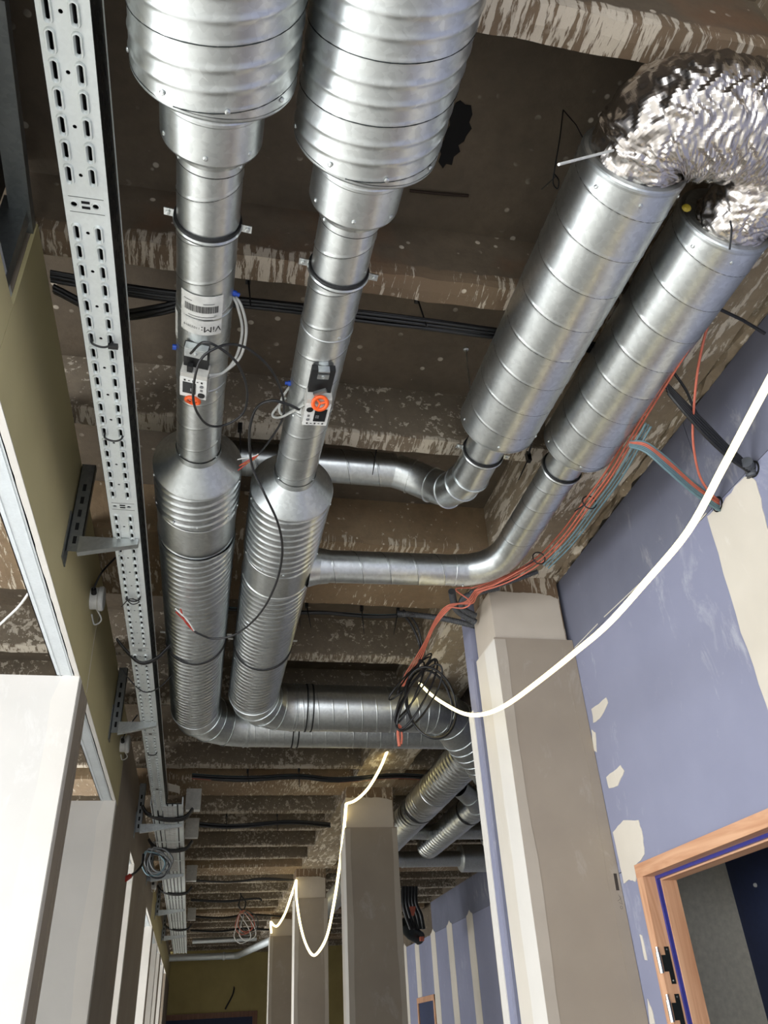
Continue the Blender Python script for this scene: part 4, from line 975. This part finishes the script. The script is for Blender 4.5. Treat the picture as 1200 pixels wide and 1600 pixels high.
# orange and teal cables along the edge beam, in front of the wall
def wire(pix, ys, r, mat, parent, name='cable', k=8):
    return cable([on(x, y, 1, yy) for (x, y), yy in zip(pix, ys)], r, M[mat], name, parent, k, 8)
t = thing('orange_cable_bundle', 'orange and teal cables running along the beam beside the right silencer', 'cables')
base = [(1098, 500), (1052, 572), (1000, 655), (954, 735), (914, 790), (878, 838), (840, 876), (790, 905), (740, 922)]
ys = [1.55, 1.75, 2.05, 2.38, 2.70, 3.0, 3.22, 3.35, 3.45]
for i, (dx, dy, c) in enumerate(((-4, -3, 'orange'), (1, 1, 'orange'), (5, 4, 'orange'), (9, 7, 'blue'), (13, 9, 'blue'), (17, 12, 'blue'))):
    k0, kk = (0, 9) if c == 'orange' else (2, 7)
    wire([(x + dx, y + dy) for x, y in base[k0:kk]], [v - .01 * (i % 2) for v in ys[k0:kk]], .0042, c, t)
# orange cables continue past the first column down to the coil
t = thing('orange_cable_bundle', 'bright orange cables looping past the grey conduits towards the black coil', 'cables')
for i in range(4):
    o = i * 3.2
    wire([(840 - o, 876 + o * .6), (790 - o, 900 + o), (748, 918 + o), (728 + o, 940 + o * .3), (700 + o, 946), (682, 965 + o), (664 + o * .5, 1002), (648 + o, 1030), (634 + o, 1052), (626 + o * .6, 1072)], [3.22, 3.35, 3.5, 3.62, 3.66, 3.8, 4.1, 4.3, 4.5, 4.6], .004, 'orange', t)
wire([(738, 918), (712, 921), (735, 940), (724, 950), (700, 948)], [3.5, 3.52, 3.55, 3.6, 3.62], .004, 'orange', t)
t = thing('orange_cable_tail', 'short orange cable tail hanging below the black coil', 'cable')
wire([(623, 1132), (622, 1148), (624, 1166)], [4.3, 4.3, 4.3], .009, 'orange', t); wire([(626, 1134), (628, 1150), (627, 1163)], [4.3, 4.3, 4.3], .006, 'orange', t)
t = thing('wall_cable_bundle', 'teal and orange cables dipping into the lower hole of the blue wall', 'cables')
for i, c in enumerate(('blue', 'orange', 'orange', 'blue', 'blue', 'blue')):
    o = i * 3
    wire([(984, 690 + o * .5), (1010, 692 + o), (1045, 718 + o * 1.3), (1085, 754 + o * 1.2), (1118, 778 + o * 1.1), (1126, 783 + o)], [2.16, 2.12, 2.14, 2.20, 2.25, 2.27], .0048, c, t)
t = thing('orange_cable', 'single orange cable looping down the blue wall from the beam', 'cable')
wire([(1112, 488), (1100, 530), (1090, 580), (1084, 640), (1083, 690), (1092, 740), (1108, 768), (1124, 783)], [1.58, 1.66, 1.78, 1.92, 2.02, 2.14, 2.2, 2.26], .0048, 'orange', t)
t = thing('black_cable_bundle', 'thick black cables crossing from the silencer to the sleeve in the blue wall', 'cables')
for i in range(5):
    o = i * 5
    wire([(1036 + i * 2, 594 + o), (1066 + i, 625 + o), (1105, 664 + o), (1140, 700 + o * .8), (1172, 728 + o * .5)], [1.9, 1.92, 1.96, 2.0, 2.03], .0065, 'black', t)
wire([(1050, 578), (1072, 610), (1088, 645), (1120, 690)], [1.85, 1.9, 1.95, 1.98], .005, 'black', t)
def corrugated(P, r, t, name='conduit'):
    P = smooth_path(P, 10); L = sum((P[i + 1] - P[i]).length for i in range(len(P) - 1)); k = int(L / .0028); out = []; d = 0; i = 0; acc = 0
    for s in range(k + 1):
        target = L * s / k
        while i < len(P) - 2 and acc + (P[i + 1] - P[i]).length < target: acc += (P[i + 1] - P[i]).length; i += 1
        seg = (P[i + 1] - P[i]).length or 1e-6; out.append(P[i].lerp(P[i + 1], min(1, (target - acc) / seg)))
    return MB().sweep(out, lambda i, d, th: r * (1 + .07 * (1 if i % 4 < 2 else -1)), 16, True).build(name, M['conduit'], t)
corrugated([on(1166, 722, 1, 2.0), on(1172, 732, 1, 2.03), on(1176, 745, 1, 2.04)], .021, t, 'conduit_sleeve')
t = thing('conduit_cluster', 'grey corrugated conduits tucked between the cross beam and nearest column', 'conduit')
corrugated([on(706, 924, 1, 3.7), on(709, 940, 1, 3.8), on(716, 955, 1, 3.9), on(742, 972, 1, 3.95)], .019, t)
corrugated([on(780, 918, 1, 3.62), on(745, 926, 1, 3.66), on(724, 935, 1, 3.75), on(722, 950, 1, 3.85), on(742, 962, 1, 3.9)], .017, t)
corrugated([on(620, 958, 1, 4.2), on(660, 962, 1, 4.2), on(700, 968, 1, 4.1), on(742, 978, 1, 4.05)], .017, t)
corrugated([on(840, 893, 1, 3.45), on(800, 908, 1, 3.5), on(765, 918, 1, 3.58), on(735, 925, 1, 3.66)], .012, t)
for (a, b, c_, yy) in (((850, 862), (838, 880), (872, 884), 3.15), ((918, 768), (914, 786), (936, 780), 2.68)):
    q = on(*b, 1, yy)
    t = thing('cable_tie', 'black tie ring around the orange cables, %s' % ('lower one by the duct bend' if yy > 3 else 'upper one by the side silencer'), 'zip tie')
    d_ = (on(878, 838, 1, 3.0) - on(918, 790, 1, 2.7)).normalized(); aa = d_.orthogonal().normalized(); bb = d_.cross(aa)
    q = on(842, 872, 1, 3.17) if yy > 3 else on(921, 785, 1, 2.64)
    MB().sweep([q + aa * (cos(s) * .032) + bb * (sin(s) * .032) for s in [i * pi / 10 for i in range(21)]], .0032, 6, False).build('strap', M['black'], t)
    MB().sweep([q + V(-.02, 0, -.01), q + V(-.07, .02, -.04)], .003, 6).build('tail', M['black'], t)

# black coil in the middle
t = thing('cable_coil', 'loose coil of black cable hanging in front of the fat cross duct', 'cable')
random.seed(21)
wire([(625, 955), (642, 975), (655, 1005), (656, 1030), (650, 1050)], [4.2, 4.25, 4.3, 4.3, 4.3], .0075, 'black', t); wire([(630, 953), (650, 975), (659, 1008), (657, 1035)], [4.2, 4.25, 4.3, 4.3], .006, 'black', t)
def ell(cx_, cy_, a, b, ang, y0_, r, ph=0, turns=1.0, dz=0):
    out = []; ys_ = []
    for i in range(int(16 * turns) + 1):
        q = ph + 2 * pi * i / 16; x = a * cos(q); y = b * sin(q); c, s = cos(radians(ang)), sin(radians(ang))
        out.append((cx_ + x * c - y * s, cy_ + x * s + y * c)); ys_.append(y0_ + .03 * sin(q * 2 + cx_) + dz * i / 16)
    wire(out, ys_, r, 'black', t, 'loop', 4)
ell(671, 1100, 34, 54, -14, 4.32, .0075); ell(673, 1098, 38, 57, -16, 4.28, .0075)
ell(652, 1085, 14, 62, 28, 4.26, .006); ell(648, 1078, 8, 56, 34, 4.34, .006); ell(640, 1082, 10, 52, 24, 4.30, .006); ell(655, 1090, 20, 60, 32, 4.3, .006)
ell(640, 1060, 7, 46, 44, 4.34, .005); ell(648, 1052, 6, 40, 40, 4.36, .005)
# thin black cables of the controllers
t = thing('black_lead', 'black lead of the left controller making a round loop in mid air', 'cable')
def wz(pix, zs, r, mat, par, name='lead', k=8): return cable([on(x, y, 2, z) for (x, y), z in zip(pix, zs)], r, M[mat], name, par, k, 8)
wz([(298, 552), (318, 535), (345, 545), (372, 570), (386, 610), (380, 645), (352, 664), (325, 664), (306, 640), (302, 608), (312, 565), (335, 545), (365, 538), (395, 550), (425, 580), (442, 620), (441, 655), (420, 690), (404, 710)],
   [3.22, 3.17, 3.17, 3.20, 3.24, 3.26, 3.24, 3.2, 3.17, 3.14, 3.14, 3.16, 3.2, 3.25, 3.28, 3.3, 3.32, 3.36, 3.38], .004, 'black', t)
for i, (c, e) in enumerate((('white', (371, 718)), ('red', (374, 728)), ('red', (372, 735)), ('copper', (376, 727)))):
    wz([(406, 708), (395, 713 + i * 2), e], [3.38, 3.37, 3.36], .0022, c, t, 'stripped_wire')
t = thing('black_lead', 'black lead of the right controller drooping over the left ribbed duct', 'cable')
wz([(468, 640), (450, 632), (425, 626), (402, 636), (391, 665), (390, 700), (396, 735), (415, 775), (435, 820), (441, 865), (430, 915), (405, 960), (370, 990), (335, 998), (312, 991), (303, 986)],
   [3.27, 3.27, 3.27, 3.28, 3.28, 3.28, 3.26, 3.2, 3.16, 3.14, 3.14, 3.14, 3.14, 3.15, 3.16, 3.17], .0048, 'black', t)
for i, (c, m_, e) in enumerate((('red', (294, 975), (275, 956)), ('red', (290, 972), (282, 952)), ('white', (292, 968), (274, 951)))):
    wz([(305, 988), m_, e], [3.17, 3.18, 3.2], .0035, c, t, 'stripped_wire')
# far coil of wires
t = thing('wire_coil', 'tangled orange and white wire coil hanging far down the corridor', 'cable')
wire([(378, 1391), (376, 1398), (384, 1410), (380, 1422), (373, 1415), (377, 1399)], [14.6] * 6, .012, 'black', t)
for i, (dx, dy, c) in enumerate(((0, 0, 'orange'), (3, 6, 'grey'), (-4, 4, 'orange'), (2, 14, 'white'), (-6, 18, 'white'), (6, 0, 'black'))):
    wire([(380 + dx, 1422 + dy * .3), (394 + dx, 1432 + dy), (397 + dx, 1448 + dy), (382 + dx, 1456 + dy), (372 + dx, 1446 + dy), (375 + dx, 1430 + dy), (380 + dx, 1422 + dy * .3)], [14.5] * 7, .007, c, t, 'wire')
# coil at the wide tray
t = thing('wire_coil', 'grey wire coil and dark tail with a red tip by the left wall', 'cable')
for dx, dy, c in ((0, 0, 'grey'), (5, 5, 'grey'), (-4, 4, 'blue'), (8, -2, 'grey'), (2, 8, 'black')):
    wire([(232 + dx, 1326 + dy), (250 + dx, 1330 + dy), (262 + dx, 1345 + dy), (252 + dx, 1362 + dy), (234 + dx, 1362 + dy), (226 + dx, 1345 + dy), (232 + dx, 1326 + dy)], [8.0] * 7, .008, c, t, 'wire')
wire([(224, 1335), (222, 1350), (213, 1362), (202, 1370)], [7.95, 7.9, 7.8, 7.6], .012, 'black', t, 'wire'); wire([(203, 1369), (196, 1374)], [7.6, 7.55], .022, 'red', t, 'red_tip')
# dark tangle and wrapped hose in the recess beyond the second column
t = thing('insulated_hose', 'dark wrapped hose with orange tip in the recess past the second column', 'hose')
foilp = [on(632, 1440, 1, 13.5), on(640, 1455, 1, 13.6), on(655, 1465, 1, 13.8)]
MB().sweep(smooth_path(foilp, 8), lambda i, d, th: .10 + .01 * noise.noise(Vector((cos(th) * 3, sin(th) * 3, d * 20))), 20, True).build('hose_body', M['darkmetal'], t)
MB().obox(on(643, 1424, 1, 13.6), V(1, 0, 0), V(0, 1, 0), V(.3, 0, 1).normalized(), .05, .03, .07).build('orange_cap', M['orange'], t)
MB().obox(on(659, 1467, 1, 13.6), V(1, 0, 0), V(0, 1, 0), V(0, 0, 1), .03, .03, .03).build('orange_cap', M['orange'], t)
for i in range(5): wire([(630 + i * 5, 1385), (630 + i * 5, 1410), (634 + i * 6, 1430), (642 + i * 5, 1452)], [13.4 + i * .1] * 4, .03, 'black', t, 'wrapped_pipe')

# pipes at the far end
t = thing('far_pipe', 'pale round pipe crossing below the ceiling at the corridor end', 'pipe')
MB().sweep([V(-.70, 22.2, 3.45), V(.9, 22.3, 3.45), V(.98, 22.25, 3.45), V(1.69, 18.5, 3.45)], .075, 20).build('pipe', M['tray'], t)
MB().lathe(V(.62, 22.28, 3.45), (1, 0, 0), [(0, .075), (.01, .09), (.05, .09), (.06, .075)], 20).build('socket', M['tray'], t)
t = thing('far_pipe', 'thinner grey pipe crossing nearer than the pale end pipe', 'pipe')
MB().sweep([V(-.1, 19.6, 3.52), V(1.25, 19.5, 3.52)], .055, 16).build('pipe', M['galv_mid'], t)
tag(cable([V(1.0, 24.11, 2.9), V(1.0, 24.0, 2.85), V(.96, 23.98, 2.7), V(.80, 23.97, 2.42)], .02, M['black'], 'hanging_cable'), 'short dark cable sticking out of the ochre end wall above its door', 'cable')
# white cables seen through the left openings
tag(cable([V(-1.9, 3.70, 3.10), V(-1.2, 3.72, 3.14), V(-.95, 3.60, 3.25), V(-.80, 3.4, 3.4)], .006, M['white'], 'white_cable'), 'white cable rising behind the nearest left opening', 'cable')
tag(cable([V(-1.6, 5.6, 3.30), V(-1.1, 5.62, 3.28), V(-.74, 5.62, 3.29)], .006, M['white'], 'white_cable'), 'white cable seen through the second left opening', 'cable')
tag(MB().box(-1.9, -1.42, 2.35, 3.0, 3.35, 3.6).build('ceiling_unit', M['white']), 'corner of a white box high in the room left of the corridor', 'box')

# ------------------------------------------------------------------ LED strip
t = thing('led_strip', 'glowing LED rope strung from the near right corner to the fat cross duct', 'led strip')
pix = [(1225, 552), (1180, 636), (1130, 730), (1075, 830), (1010, 908), (950, 975), (900, 1018), (840, 1066), (790, 1102), (755, 1116), (725, 1115), (695, 1100), (672, 1084), (656, 1068)]
yy_ = [1.05, 1.2, 1.38, 1.62, 1.85, 2.15, 2.42, 2.8, 3.15, 3.45, 3.8, 4.3, 4.75, 5.05]
MB().sweep(smooth_path([on(x, y, 1, v) for (x, y), v in zip(pix, yy_)], 6), .0095, 8).build('strip', M['led'], t)
t = thing('led_strip', 'glowing LED rope hanging between the second, third and fourth columns', 'led strip')
P = [on(608, 1166, 1, 6.9), on(594, 1200, 1, 7.2), on(575, 1232, 1, 7.6), on(556, 1250, 1, 7.9), on(541, 1256, 1, 8.05)]
MB().sweep(smooth_path(P, 6), .013, 8).build('strip', M['led'], t)
P = [(541, 1256, 8.05), (537, 1300, 8.2), (531, 1350, 8.6), (522, 1410, 9.2), (511, 1462, 9.9), (497, 1488, 10.5), (487, 1491, 10.9), (476, 1470, 11.4), (468, 1438, 11.8), (463, 1400, 12.2), (463, 1376, 12.4)]
MB().sweep(smooth_path([on(*q) if False else on(q[0], q[1], 1, q[2]) for q in P], 6), .015, 8).build('strip', M['led'], t)
P = [(463, 1376, 12.4), (455, 1400, 13.2), (445, 1428, 14.2), (434, 1446, 15.4), (428, 1446, 16.2), (423, 1441, 16.8), (424, 1458, 16.9)]
MB().sweep(smooth_path([on(q[0], q[1], 1, q[2]) for q in P], 6), .018, 8).build('strip', M['led'], t)

fit_roots()
